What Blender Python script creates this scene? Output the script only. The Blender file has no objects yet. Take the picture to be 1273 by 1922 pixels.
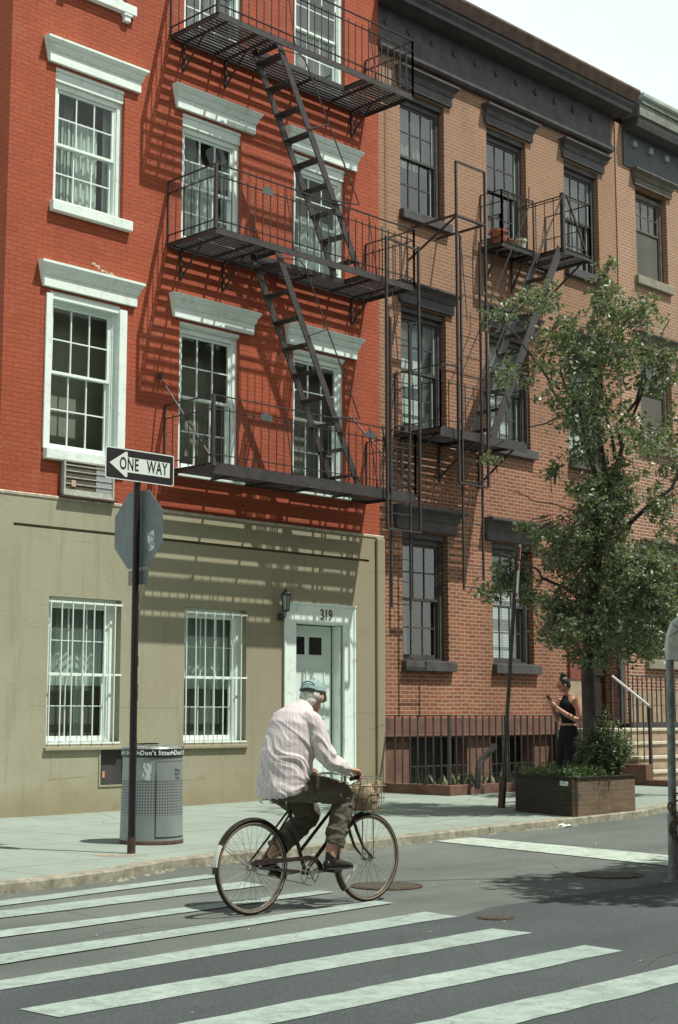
import bpy, bmesh, math, random
from mathutils import Vector, Matrix, noise
from math import radians as R, sin, cos, pi, sqrt, atan2
random.seed(7)
SC = bpy.context.scene
COL = SC.collection

# ------------------------------------------------------------------ helpers
class MB:
    def __init__(s): s.v=[]; s.f=[]; s.mi=[]; s.m=0
    def add(s, vs, fs):
        o=len(s.v); s.v+= [tuple(p) for p in vs]; s.f += [tuple(i+o for i in f) for f in fs]; s.mi += [s.m]*len(fs); return s
    def quad(s,a,b,c,d): return s.add([a,b,c,d],[(0,1,2,3)])
    def box(s,x0,x1,y0,y1,z0,z1):
        if x0>x1:x0,x1=x1,x0
        if y0>y1:y0,y1=y1,y0
        if z0>z1:z0,z1=z1,z0
        return s.add([(x0,y0,z0),(x1,y0,z0),(x1,y1,z0),(x0,y1,z0),(x0,y0,z1),(x1,y0,z1),(x1,y1,z1),(x0,y1,z1)],
            [(0,3,2,1),(4,5,6,7),(0,1,5,4),(1,2,6,5),(2,3,7,6),(3,0,4,7)])
    def bar(s,a,b,w,h=None,up=(0,0,1)):
        h=w if h is None else h
        a=Vector(a);b=Vector(b);d=(b-a)
        if d.length<1e-6:return s
        d.normalize();u=Vector(up)
        if abs(d.dot(u))>.98:u=Vector((1,0,0))
        r=d.cross(u).normalized();u=r.cross(d)
        P=[]
        for c in (a,b):
            for sx,sy in((-1,-1),(1,-1),(1,1),(-1,1)):P.append(c+r*sx*w/2+u*sy*h/2)
        return s.add(P,[(0,3,2,1),(4,5,6,7),(0,1,5,4),(1,2,6,5),(2,3,7,6),(3,0,4,7)])
    def tube(s,pts,r,n=8,closed=False,cap=True,flat=1.0):
        pts=[Vector(p) for p in pts];k=len(pts)
        rs=r if isinstance(r,(list,tuple)) else [r]*k
        V=[];F=[];prev=None
        for i,p in enumerate(pts):
            if closed: t=pts[(i+1)%k]-pts[(i-1)%k]
            else: t=(pts[min(i+1,k-1)]-pts[max(i-1,0)])
            t=t.normalized() if t.length>1e-9 else Vector((0,0,1))
            if prev is None:
                u=Vector((0,0,1)) if abs(t.z)<.9 else Vector((1,0,0))
                u=(u-t*u.dot(t)).normalized()
            else:
                u=prev-t*prev.dot(t); u=u.normalized() if u.length>1e-6 else Vector((1,0,0))
            prev=u;w=t.cross(u)
            for j in range(n):
                a=2*pi*j/n;V.append(p+(u*cos(a)*flat+w*sin(a))*rs[i])
        m=k if closed else k-1
        for i in range(m):
            for j in range(n):
                a=i*n+j;b=i*n+(j+1)%n;c=((i+1)%k)*n+(j+1)%n;d=((i+1)%k)*n+j
                F.append((a,b,c,d))
        if cap and not closed:
            F.append(tuple(range(n-1,-1,-1)));F.append(tuple((k-1)*n+j for j in range(n)))
        return s.add(V,F)
    def lathe(s,c,prof,n=24,a0=0,a1=2*pi):
        c=Vector(c);V=[];F=[];k=len(prof);full=abs(a1-a0-2*pi)<1e-6;m=n if full else n+1
        for i in range(m):
            a=a0+(a1-a0)*i/n
            for r,z in prof:V.append(c+Vector((r*cos(a),r*sin(a),z)))
        for i in range(n):
            i2=(i+1)%m
            for j in range(k-1):F.append((i*k+j,i2*k+j,i2*k+j+1,i*k+j+1))
        return s.add(V,F)
    def prism(s,poly,fn0,fn1):
        n=len(poly);V=[fn0(*p) for p in poly]+[fn1(*p) for p in poly]
        F=[tuple(range(n)),tuple(range(2*n-1,n-1,-1))]+[(i,i+n,(i+1)%n+n,(i+1)%n) for i in range(n)]
        return s.add(V,F)
    def xprof(s,prof,x0,x1,Y,dx=None):
        # moulding: prof list of (out,z); extruded along x
        n=len(prof)
        V=[(x0-(p[2] if len(p)>2 else 0),Y-p[0],p[1]) for p in prof]+[(x1+(p[2] if len(p)>2 else 0),Y-p[0],p[1]) for p in prof]
        F=[tuple(range(n-1,-1,-1)),tuple(range(n,2*n))]+[(i,i+1,i+1+n,i+n) for i in range(n-1)]+[(n-1,0,n,2*n-1)]
        return s.add(V,F)
    def build(s,name,mat,parent=None,smooth=False,local=False,bevel=0):
        me=bpy.data.meshes.new(name)
        off=Vector((0,0,0))
        if parent is not None and not local:
            off=root_of(parent)
        me.from_pydata([tuple(Vector(v)-off) for v in s.v],[],s.f)
        mats=mat if isinstance(mat,(list,tuple)) else [mat]
        for m in mats: me.materials.append(m)
        if len(mats)>1:
            for p,i in zip(me.polygons,s.mi): p.material_index=i
        bm=bmesh.new();bm.from_mesh(me);bmesh.ops.recalc_face_normals(bm,faces=bm.faces);bm.to_mesh(me);bm.free()
        if smooth:
            for p in me.polygons:p.use_smooth=True
            try: me.set_sharp_from_angle(angle=R(42))
            except Exception: pass
        me.update()
        o=bpy.data.objects.new(name,me);COL.objects.link(o)
        if parent is not None:o.parent=parent
        if bevel:
            b=o.modifiers.new('bevel','BEVEL');b.width=bevel;b.segments=2;b.limit_method='ANGLE'
        return o
def root_of(o):
    L=Vector((0,0,0))
    while o is not None: L+=o.location;o=o.parent
    return L
def thing(name,label,cat,loc=(0,0,0),rz=0,group=None):
    o=bpy.data.objects.new(name,None);COL.objects.link(o);o.location=loc;o.rotation_euler=(0,0,rz)
    o.empty_display_size=.2
    o['label']=label;o['category']=cat
    if group:o['group']=group
    return o
def tag(o,label,cat,group=None):
    o['label']=label;o['category']=cat
    if group:o['group']=group
    return o
def struct(o): o['kind']='structure';return o

# ------------------------------------------------------------------ materials
def nodes(name):
    m=bpy.data.materials.new(name);m.use_nodes=True;nt=m.node_tree;nt.nodes.clear()
    out=nt.nodes.new('ShaderNodeOutputMaterial');b=nt.nodes.new('ShaderNodeBsdfPrincipled')
    nt.links.new(b.outputs[0],out.inputs[0]);return m,nt,b,out
def N(nt,t,**k):
    n=nt.nodes.new(t)
    for a,v in k.items():
        if a in n.inputs.keys(): n.inputs[a].default_value=v
        else: setattr(n,a,v)
    return n
def mixc(nt,fac,a,b,mode='MIX'):
    n=nt.nodes.new('ShaderNodeMix');n.data_type='RGBA';n.blend_type=mode
    for i,v in ((0,fac),(6,a),(7,b)):
        if hasattr(v,'type') and hasattr(v,'is_linked'): nt.links.new(v,n.inputs[i])
        else: n.inputs[i].default_value=(v if i==0 else (*v,1) if len(v)==3 else v)
    return n.outputs[2]
def ramp(nt,src,p0,p1,c0=(0,0,0),c1=(1,1,1)):
    n=nt.nodes.new('ShaderNodeValToRGB');n.color_ramp.elements[0].position=p0;n.color_ramp.elements[1].position=p1
    n.color_ramp.elements[0].color=(*c0,1);n.color_ramp.elements[1].color=(*c1,1)
    nt.links.new(src,n.inputs[0]);return n.outputs[0]
def nz(nt,vec,scale,detail=4,rough=.55):
    n=N(nt,'ShaderNodeTexNoise',Scale=scale,Detail=detail,Roughness=rough);nt.links.new(vec,n.inputs['Vector']);return n.outputs[0]
def pos(nt,local=False):
    if local: return nt.nodes.new('ShaderNodeTexCoord').outputs['Object']
    return nt.nodes.new('ShaderNodeNewGeometry').outputs['Position']
def bump(nt,b,h,strength=.3,dist=.01):
    n=N(nt,'ShaderNodeBump',Strength=strength,Distance=dist);nt.links.new(h,n.inputs['Height']);nt.links.new(n.outputs[0],b.inputs['Normal'])
def M(name,col,rough=.7,metal=0,var=.25,scale=3,bmp=0,bscale=60,dirt=None,dirtamt=.4,local=False,spec=.4):
    m,nt,b,out=nodes(name);p=pos(nt,local)
    c0=tuple(c*(1-var) for c in col);c1=tuple(min(1,c*(1+var)) for c in col)
    f=nz(nt,p,scale,6,.6);c=mixc(nt,ramp(nt,f,.3,.7),c0,c1)
    if dirt:
        g=nz(nt,p,scale*2.3,8,.7);c=mixc(nt,ramp(nt,g,.62-dirtamt*.2,.78),c,dirt)
    nt.links.new(c,b.inputs['Base Color']);b.inputs['Roughness'].default_value=rough;b.inputs['Metallic'].default_value=metal
    b.inputs['Specular IOR Level'].default_value=spec
    if bmp: bump(nt,b,nz(nt,p,bscale,3),bmp,.01)
    return m
def brick(name,c1,c2,mortar,msize=.008,var=.5,bmp=.5,top=None,patch=None,flaw=None):
    m,nt,b,out=nodes(name);p=pos(nt)
    sep=nt.nodes.new('ShaderNodeSeparateXYZ');nt.links.new(p,sep.inputs[0])
    ad=N(nt,'ShaderNodeMath',operation='ADD');nt.links.new(sep.outputs[0],ad.inputs[0]);nt.links.new(sep.outputs[1],ad.inputs[1])
    cb=nt.nodes.new('ShaderNodeCombineXYZ')
    # slight wobble so courses are not ruler straight
    w=nz(nt,p,1.3,2);wm=N(nt,'ShaderNodeMath',operation='MULTIPLY_ADD');nt.links.new(w,wm.inputs[0]);wm.inputs[1].default_value=.03;nt.links.new(sep.outputs[2],wm.inputs[2])
    nt.links.new(ad.outputs[0],cb.inputs[0]);nt.links.new(wm.outputs[0],cb.inputs[1])
    t=N(nt,'ShaderNodeTexBrick',Scale=1.0);t.inputs['Brick Width'].default_value=.21;t.inputs['Row Height'].default_value=.0677
    t.inputs['Mortar Size'].default_value=msize;t.inputs['Mortar Smooth'].default_value=.25;t.inputs['Bias'].default_value=-.1
    t.offset=.5
    nt.links.new(cb.outputs[0],t.inputs['Vector'])
    t.inputs['Color1'].default_value=(*c1,1);t.inputs['Color2'].default_value=(*c2,1);t.inputs['Mortar'].default_value=(*mortar,1)
    c=t.outputs[0]
    f=nz(nt,p,.55,5,.6)
    c=mixc(nt,ramp(nt,f,.35,.68),c,mixc(nt,1.0,c,(1-var*.45,1-var*.5,1-var*.5),'MULTIPLY'))
    if top:   # older, paler brick high on the wall
        mr=N(nt,'ShaderNodeMapRange');mr.inputs[1].default_value=6.2;mr.inputs[2].default_value=10.6
        zz=N(nt,'ShaderNodeMath',operation='MULTIPLY_ADD');nt.links.new(f,zz.inputs[0]);zz.inputs[1].default_value=3;nt.links.new(sep.outputs[2],zz.inputs[2])
        nt.links.new(zz.outputs[0],mr.inputs[0]);mr.inputs[1].default_value=7;mr.inputs[2].default_value=12
        c=mixc(nt,mr.outputs[0],c,mixc(nt,.55,c,top))
    g=nz(nt,p,45,3);c=mixc(nt,.35,c,mixc(nt,1.0,c,ramp(nt,g,.3,.7,(.6,.6,.6),(1.3,1.3,1.3)),'MULTIPLY'))
    sv=N(nt,'ShaderNodeMapping');sv.inputs['Scale'].default_value=(2.2,2.2,.3);nt.links.new(p,sv.inputs[0])
    c=mixc(nt,ramp(nt,nz(nt,sv.outputs[0],1.2,6,.7),.50,.78,(0,0,0),(.6,.6,.6)),c,mixc(nt,1.0,c,(.62,.60,.60),'MULTIPLY'))
    c=mixc(nt,ramp(nt,nz(nt,p,1.9,8,.75),.55,.75,(0,0,0),(.35,.35,.35)),c,mixc(nt,.35,c,(.55,.45,.36)))
    if flaw:
        h=nz(nt,p,3.1,9,.75);c=mixc(nt,ramp(nt,h,.70,.72),c,flaw)
    nt.links.new(c,b.inputs['Base Color']);b.inputs['Roughness'].default_value=.85
    inv=N(nt,'ShaderNodeMath',operation='MULTIPLY_ADD');nt.links.new(t.outputs[1],inv.inputs[0]);inv.inputs[1].default_value=-1;nt.links.new(ramp(nt,g,.2,.8,(.0,0,0),(.5,.5,.5)),inv.inputs[2])
    bump(nt,b,inv.outputs[0],bmp,.012)
    return m
MAT={}
MAT['red']=brick('painted_red_brick',(.43,.093,.038),(.385,.080,.034),(.325,.068,.030),.006,.45,.8,flaw=(.55,.42,.28))
MAT['brown']=brick('common_brick',(.34,.125,.062),(.225,.072,.04),(.43,.32,.225),.010,.7,.4,top=(.33,.215,.135))
MAT['brown2']=brick('pale_mortar_brick',(.34,.14,.072),(.24,.085,.048),(.52,.44,.34),.012,.6,.4,top=(.36,.235,.145))
def stucco():
    m,nt,b,out=nodes('tan_stucco');p=pos(nt)
    c=mixc(nt,ramp(nt,nz(nt,p,.7,6,.65),.3,.7),(.305,.29,.20),(.375,.365,.27))
    # dirt line low on the wall
    sep=nt.nodes.new('ShaderNodeSeparateXYZ');nt.links.new(p,sep.inputs[0])
    z=N(nt,'ShaderNodeMath',operation='MULTIPLY_ADD');nt.links.new(nz(nt,p,2.2,6,.7),z.inputs[0]);z.inputs[1].default_value=-1.1;nt.links.new(sep.outputs[2],z.inputs[2])
    mr=N(nt,'ShaderNodeMapRange');mr.inputs[1].default_value=-.35;mr.inputs[2].default_value=.05;mr.inputs[3].default_value=.55;mr.inputs[4].default_value=0;nt.links.new(z.outputs[0],mr.inputs[0])
    c=mixc(nt,mr.outputs[0],c,(.24,.19,.10))
    mx=N(nt,'ShaderNodeMapRange');mx.inputs[1].default_value=12.2;mx.inputs[2].default_value=16.5;mx.inputs[4].default_value=.75  # wall colour shifts browner towards larger x
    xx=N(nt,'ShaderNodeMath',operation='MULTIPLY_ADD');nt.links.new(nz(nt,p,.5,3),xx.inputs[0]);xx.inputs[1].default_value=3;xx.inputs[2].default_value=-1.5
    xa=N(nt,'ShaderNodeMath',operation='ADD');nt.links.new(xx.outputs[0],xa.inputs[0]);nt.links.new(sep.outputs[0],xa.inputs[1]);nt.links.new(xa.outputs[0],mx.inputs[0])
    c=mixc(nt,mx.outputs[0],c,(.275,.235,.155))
    vs=N(nt,'ShaderNodeMapping');vs.inputs['Scale'].default_value=(5,5,.35);nt.links.new(p,vs.inputs[0])
    c=mixc(nt,ramp(nt,nz(nt,vs.outputs[0],1.6,5,.7),.52,.75,(0,0,0),(.55,.55,.55)),c,(.22,.195,.125))
    c=mixc(nt,ramp(nt,nz(nt,p,5.5,8,.8),.60,.70,(0,0,0),(.5,.5,.5)),c,(.43,.41,.32))
    # fine horizontal cracks
    v=N(nt,'ShaderNodeMapping');v.inputs['Scale'].default_value=(.05,1,1.2);nt.links.new(p,v.inputs[0])
    t=N(nt,'ShaderNodeTexVoronoi',Scale=.9,feature='DISTANCE_TO_EDGE');nt.links.new(v.outputs[0],t.inputs[0])
    k=ramp(nt,t.outputs[0],.0,.006,(1,1,1),(0,0,0));kk=N(nt,'ShaderNodeMath',operation='MULTIPLY');nt.links.new(k,kk.inputs[0]);nt.links.new(ramp(nt,nz(nt,p,.8,2),.5,.6),kk.inputs[1])
    c=mixc(nt,kk.outputs[0],c,(.2,.17,.11))
    nt.links.new(c,b.inputs['Base Color']);b.inputs['Roughness'].default_value=.9
    bump(nt,b,nz(nt,p,38,5),.35,.012)
    return m
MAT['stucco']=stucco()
def asphalt(name,c0,c1,crack=(.05,.05,.05)):
    m,nt,b,out=nodes(name);p=pos(nt)
    c=mixc(nt,ramp(nt,nz(nt,p,.45,5,.6),.3,.7),c0,c1)
    c=mixc(nt,1.0,c,ramp(nt,nz(nt,p,60,3,.85),.3,.7,(.45,.45,.45),(1.6,1.6,1.6)),'MULTIPLY')
    c=mixc(nt,ramp(nt,nz(nt,p,2.7,7,.7),.60,.80),c,mixc(nt,.5,c,crack))
    lg=N(nt,'ShaderNodeMapping');lg.inputs['Scale'].default_value=(.25,1.3,1);lg.inputs['Rotation'].default_value=(0,0,R(6));nt.links.new(p,lg.inputs[0])
    c=mixc(nt,ramp(nt,nz(nt,lg.outputs[0],.9,4,.6),.45,.62,(0,0,0),(.6,.6,.6)),c,mixc(nt,1.0,c,(.72,.74,.74),'MULTIPLY'))
    vk=N(nt,'ShaderNodeTexVoronoi',Scale=.55,feature='DISTANCE_TO_EDGE');nt.links.new(mixc(nt,.12,p,N(nt,'ShaderNodeTexNoise',Scale=3,Detail=6).outputs[1]),vk.inputs[0])
    kv=N(nt,'ShaderNodeMath',operation='MULTIPLY');nt.links.new(ramp(nt,vk.outputs[0],.0,.006,(1,1,1),(0,0,0)),kv.inputs[0]);nt.links.new(ramp(nt,nz(nt,p,.5,2),.50,.58),kv.inputs[1])
    c=mixc(nt,kv.outputs[0],c,crack)
    nt.links.new(c,b.inputs['Base Color']);b.inputs['Roughness'].default_value=.88
    bump(nt,b,nz(nt,p,110,2,.8),.5,.01);return m
MAT['asphalt']=asphalt('worn_asphalt',(.088,.104,.096),(.142,.158,.142))
MAT['asphalt_new']=asphalt('newer_asphalt',(.048,.060,.061),(.066,.080,.080))
def paint(nm='road_paint',k0=(.27,.345,.315),k1=(.38,.46,.42)):
    m,nt,b,out=nodes(nm);p=pos(nt)
    c=mixc(nt,ramp(nt,nz(nt,p,1.1,6,.6),.3,.7),k0,k1)
    v=N(nt,'ShaderNodeTexVoronoi',Scale=2.6,feature='DISTANCE_TO_EDGE')
    wp=mixc(nt,.22,p,N(nt,'ShaderNodeTexNoise',Scale=2.5,Detail=5).outputs[1]);nt.links.new(wp,v.inputs[0])
    k=ramp(nt,v.outputs[0],.0,.012,(1,1,1),(0,0,0));kk=N(nt,'ShaderNodeMath',operation='MULTIPLY');nt.links.new(k,kk.inputs[0]);nt.links.new(ramp(nt,nz(nt,p,1.4,3),.50,.60),kk.inputs[1])
    c=mixc(nt,kk.outputs[0],c,(.12,.12,.11))
    c=mixc(nt,ramp(nt,nz(nt,p,6,13,.88),.46,.60,(0,0,0),(.8,.8,.8)),c,(.17,.20,.18))
    c=mixc(nt,1.0,c,ramp(nt,nz(nt,p,95,2,.8),.25,.75,(.85,.85,.85),(1.1,1.1,1.1)),'MULTIPLY')
    nt.links.new(c,b.inputs['Base Color']);b.inputs['Roughness'].default_value=.8;return m
MAT['paint']=paint();MAT['paint2']=paint('stop_line_paint',(.42,.50,.43),(.52,.60,.52))
def concrete():
    m,nt,b,out=nodes('sidewalk_concrete');p=pos(nt)
    c=mixc(nt,ramp(nt,nz(nt,p,.6,6,.62),.3,.7),(.225,.275,.24),(.285,.34,.295))
    c=mixc(nt,ramp(nt,nz(nt,p,2.2,8,.75),.52,.74),c,(.20,.225,.185))
    c=mixc(nt,ramp(nt,nz(nt,p,14,4,.75),.71,.73),c,(.15,.14,.12))
    c=mixc(nt,1.0,c,ramp(nt,nz(nt,p,80,2,.8),.25,.75,(.82,.82,.82),(1.15,1.15,1.15)),'MULTIPLY')
    mp=N(nt,'ShaderNodeMapping');mp.inputs['Rotation'].default_value=(0,0,R(-8));nt.links.new(p,mp.inputs[0])
    t=N(nt,'ShaderNodeTexBrick',Scale=1.0);t.offset=0;t.inputs['Brick Width'].default_value=1.52;t.inputs['Row Height'].default_value=1.52;t.inputs['Mortar Size'].default_value=.013;t.inputs['Mortar Smooth'].default_value=.4
    nt.links.new(mp.outputs[0],t.inputs['Vector'])
    c=mixc(nt,t.outputs[1],c,(.13,.13,.11))
    vk=N(nt,'ShaderNodeTexVoronoi',Scale=.8,feature='DISTANCE_TO_EDGE');nt.links.new(mixc(nt,.15,p,N(nt,'ShaderNodeTexNoise',Scale=3,Detail=6).outputs[1]),vk.inputs[0])
    kv=N(nt,'ShaderNodeMath',operation='MULTIPLY');nt.links.new(ramp(nt,vk.outputs[0],.0,.007,(1,1,1),(0,0,0)),kv.inputs[0]);nt.links.new(ramp(nt,nz(nt,p,.6,2),.52,.60),kv.inputs[1])
    c=mixc(nt,kv.outputs[0],c,(.15,.15,.12))
    nt.links.new(c,b.inputs['Base Color']);b.inputs['Roughness'].default_value=.9
    bump(nt,b,nz(nt,p,70,3),.3,.01);return m
MAT['concrete']=concrete()
MAT['kerb']=M('kerb_stone',(.30,.29,.225),.9,var=.35,scale=5,bmp=.6,bscale=25,dirt=(.12,.10,.07),dirtamt=1.0)
MAT['white']=M('white_trim_paint',(.78,.88,.83),.55,var=.05,scale=3,bmp=.25,bscale=26,dirt=(.50,.52,.44),dirtamt=.35)
MAT['door']=M('door_paint',(.68,.79,.74),.5,var=.05,scale=3)
MAT['iron']=M('black_iron',(.047,.042,.042),.5,.15,var=.35,scale=9,bmp=.3,bscale=90,dirt=(.09,.075,.07),dirtamt=.5,spec=.5)
MAT['iron_rust']=M('rusty_iron',(.075,.042,.032),.7,.1,var=.4,scale=12,bmp=.4)
MAT['darkpaint']=M('black_trim_paint',(.070,.066,.069),.6,var=.35,scale=4,bmp=.3,bscale=40,dirt=(.10,.10,.10),dirtamt=.2)
MAT['darkframe']=M('dark_window_paint',(.068,.064,.062),.6,var=.3,scale=6)
MAT['brownstone']=M('brownstone',(.155,.082,.06),.9,var=.3,scale=3,bmp=.4,bscale=50,dirt=(.09,.05,.04),dirtamt=.6)
MAT['tanstone']=M('tan_stone',(.36,.285,.195),.9,var=.25,scale=3,bmp=.4,dirt=(.17,.13,.09),dirtamt=.6)
MAT['greystone']=M('greystone_sill',(.25,.235,.18),.9,var=.2,scale=4)
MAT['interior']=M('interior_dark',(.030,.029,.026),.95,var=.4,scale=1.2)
MAT['bronzetrim']=M('weathered_trim',(.12,.105,.085),.7,var=.35,scale=6)
def cloth(name,col,fold=0,scale=14,rough=.9,stripe=None):
    m,nt,b,out=nodes(name);p=pos(nt);c=mixc(nt,nz(nt,p,scale,3),tuple(x*.85 for x in col),col)
    nt.links.new(c,b.inputs['Base Color']);b.inputs['Roughness'].default_value=rough
    return m
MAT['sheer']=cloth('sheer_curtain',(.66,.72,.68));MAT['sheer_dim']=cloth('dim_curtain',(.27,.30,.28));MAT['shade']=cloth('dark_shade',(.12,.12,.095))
def blinds():
    m,nt,b,out=nodes('slatted_blind');p=pos(nt)
    w=N(nt,'ShaderNodeTexWave',Scale=6.5,wave_type='BANDS',bands_direction='Z');nt.links.new(p,w.inputs[0])
    nt.links.new(mixc(nt,w.outputs[1],(.52,.58,.56),(.82,.88,.84)),b.inputs['Base Color']);return m
MAT['blind']=blinds()
MAT['screen']=M('insect_screen',(.10,.10,.085),.8,var=.15,scale=2)
def glass(name,refl=.10,tint=(.8,.86,.84)):
    m=bpy.data.materials.new(name);m.use_nodes=True;nt=m.node_tree;nt.nodes.clear()
    out=nt.nodes.new('ShaderNodeOutputMaterial');tr=nt.nodes.new('ShaderNodeBsdfTransparent');tr.inputs[0].default_value=(*tint,1)
    gl=nt.nodes.new('ShaderNodeBsdfGlossy');gl.inputs['Roughness'].default_value=.02
    lw=N(nt,'ShaderNodeMath',operation='ADD');lw.inputs[0].default_value=.07;lw.inputs[1].default_value=refl;ad=lw
    bm_=N(nt,'ShaderNodeBump',Strength=.03,Distance=.02);nt.links.new(nz(nt,pos(nt),2.2,2),bm_.inputs['Height']);nt.links.new(bm_.outputs[0],gl.inputs['Normal'])
    mx=nt.nodes.new('ShaderNodeMixShader');nt.links.new(ad.outputs[0],mx.inputs[0]);nt.links.new(tr.outputs[0],mx.inputs[1]);nt.links.new(gl.outputs[0],mx.inputs[2]);nt.links.new(mx.outputs[0],out.inputs[0]);return m
MAT['glass']=glass('window_glass',-.02);MAT['glass_sky']=glass('old_window_glass',.10)

# ------------------------------------------------------------------ text
def text_mesh(body,size,thick=.002,width=1.0,bold=0.0,spacing=1.0):
    cu=bpy.data.curves.new('lettering','FONT');cu.body=body;cu.size=size;cu.extrude=thick;cu.offset=bold;cu.align_x='CENTER';cu.align_y='CENTER';cu.space_character=spacing;cu.resolution_u=3
    o=bpy.data.objects.new('lettering',cu);COL.objects.link(o)
    dg=bpy.context.evaluated_depsgraph_get();dg.update();ev=o.evaluated_get(dg);me=ev.to_mesh()
    vs=[(v.co.x*width,v.co.y,v.co.z) for v in me.vertices];fs=[tuple(p.vertices) for p in me.polygons]
    ev.to_mesh_clear();bpy.data.objects.remove(o);bpy.data.curves.remove(cu)
    return vs,fs
def put_text(mb,body,size,fn,**k):
    vs,fs=text_mesh(body,size,**k);mb.add([fn(*v) for v in vs],fs)

# ------------------------------------------------------------------ camera, sky, sun
cam=bpy.data.cameras.new('camera');co=bpy.data.objects.new('camera',cam);COL.objects.link(co)
cam.sensor_fit='VERTICAL';cam.sensor_height=24;cam.lens=24*2830/1922;cam.clip_end=2000;cam.clip_start=.1
p_,y_=R(7.70234),R(44.8067)
Fv=Vector((cos(p_)*cos(y_),cos(p_)*sin(y_),sin(p_)))
co.location=(0,0,1.45);co.rotation_euler=Fv.to_track_quat('-Z','Y').to_euler();SC.camera=co
SC.view_settings.view_transform='Standard';SC.view_settings.look='None';SC.view_settings.exposure=.12;SC.view_settings.gamma=1
AZ,EL=R(115),R(63.5)      # light travels towards AZ on the ground
sd=Vector((cos(AZ)*cos(EL),sin(AZ)*cos(EL),-sin(EL)))
sl=bpy.data.lights.new('sun','SUN');sl.energy=5.0;sl.angle=R(.6);sl.color=(1,.98,.88)
so=bpy.data.objects.new('sun',sl);COL.objects.link(so);so.rotation_euler=sd.to_track_quat('-Z','Y').to_euler();so.location=(5,-5,20)
W_=bpy.data.worlds.new('World');SC.world=W_;W_.use_nodes=True;nt=W_.node_tree;nt.nodes.clear()
sky=nt.nodes.new('ShaderNodeTexSky');sky.sky_type='NISHITA';sky.sun_disc=False;sky.sun_elevation=EL
tosun=-sd;sky.sun_rotation=atan2(tosun.x,tosun.y);sky.dust_density=4;sky.air_density=1.2
bg=nt.nodes.new('ShaderNodeBackground');bg.inputs[1].default_value=.10
# bright summer haze: the blue is veiled by a thin white overcast
tc=nt.nodes.new('ShaderNodeTexCoord');cl=nz(nt,tc.outputs['Generated'],1.6,5,.5)
sp0=nt.nodes.new('ShaderNodeSeparateXYZ');nt.links.new(tc.outputs['Generated'],sp0.inputs[0])
# haze is brightest low down and thins towards the zenith
hz=ramp(nt,sp0.outputs[2],.44,.76,(1,1,1),(.10,.125,.14))
veil=mixc(nt,1.0,mixc(nt,ramp(nt,cl,.35,.65),(9.8,10.7,10.1),(11.0,11.8,11.1)),hz,'MULTIPLY')
nt.links.new(mixc(nt,.82,sky.outputs[0],veil),bg.inputs[0])
ow=nt.nodes.new('ShaderNodeOutputWorld');nt.links.new(bg.outputs[0],ow.inputs[0])
# ------------------------------------------------------------------ ground
def r_(X): return .012*max(0.0,X-12)
KERB=[(-30,10.5),(2,10.7),(7.02,10.89),(7.68,10.93),(8.47,11.13),(9.18,11.45),(9.93,11.58),(11.12,11.64),(12.95,11.72),(14.51,11.82),(16.3,11.83),(18.0,11.90),(20.26,12.60),(24,13.6),(60,20)]
def kerbY(x):
    for (a,b),(c,d) in zip(KERB,KERB[1:]):
        if a<=x<=c: return b+(d-b)*(x-a)/(c-a)
    return KERB[-1][1]
def side_z(x,y): return r_(x)+.09+.04*min(1,max(0,(y-kerbY(x))/4.5))
g=MB()
xs=[-300,-60]+[-30+i*1.0 for i in range(0,91)]+[100,300]
for i in range(len(xs)-1):
    a,b=xs[i],xs[i+1]
    for (y0,y1) in ((-300,-20),(-20,0),(0,30),(30,300)):
        g.quad((a,y0,r_(a)-.0),(b,y0,r_(b)),(b,y1,r_(b)),(a,y1,r_(a)))
struct(g.build('road',MAT['asphalt']))
# newer, darker asphalt in front of the crossing
g=MB();pts=[(-12,6.2),(4.61,7.12),(8.6,7.31),(9.2,7.5),(10.2,7.5),(11.6,7.5),(12,7.52),(13.5,7.6),(30,6.9)]
for (a,c),(b,d) in zip(pts,pts[1:]): g.quad((a,-12,r_(a)+.004),(b,-12,r_(b)+.004),(b,d,r_(b)+.004),(a,c,r_(a)+.004))
struct(g.build('road_patch',MAT['asphalt_new']))
# sidewalk slab
g=MB();sx=sorted(set([k[0] for k in KERB]+[i*.5 for i in range(12,56)]))
for a,b in zip(sx,sx[1:]):
    ya,yb=kerbY(a)+.17,kerbY(b)+.17
    for t0,t1 in ((0,.25),(.25,1.0),(1.0,4)):
        P=[(a,ya+(4.4*t0)),(b,yb+(4.4*t0)),(b,yb+(4.4*t1)),(a,ya+(4.4*t1))]
        g.quad(*[(x,y,side_z(x,y)) for x,y in P])
struct(g.build('sidewalk',MAT['concrete']))
g=MB()
kx=[k for k in sx if -30<=k<=60];rng=random.Random(3)
jit={x:rng.uniform(-.018,.018) for x in kx}
for a,b in zip(kx,kx[1:]):
    A=(a,kerbY(a)+jit[a]);B=(b,kerbY(b)+jit[b])
    za,zb=side_z(*A)+.003,side_z(*B)+.003
    g.quad((A[0],A[1],-.05),(B[0],B[1],-.05),(B[0],B[1]+.01,zb-.015),(A[0],A[1]+.01,za-.015))
    g.quad((A[0],A[1]+.01,za-.015),(B[0],B[1]+.01,zb-.015),(B[0],B[1]+.03,zb),(A[0],A[1]+.03,za))
    g.quad((A[0],A[1]+.03,za),(B[0],B[1]+.03,zb),(B[0],kerbY(b)+.19,zb),(A[0],kerbY(a)+.19,za))
struct(g.build('kerb',MAT['kerb']))
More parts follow.
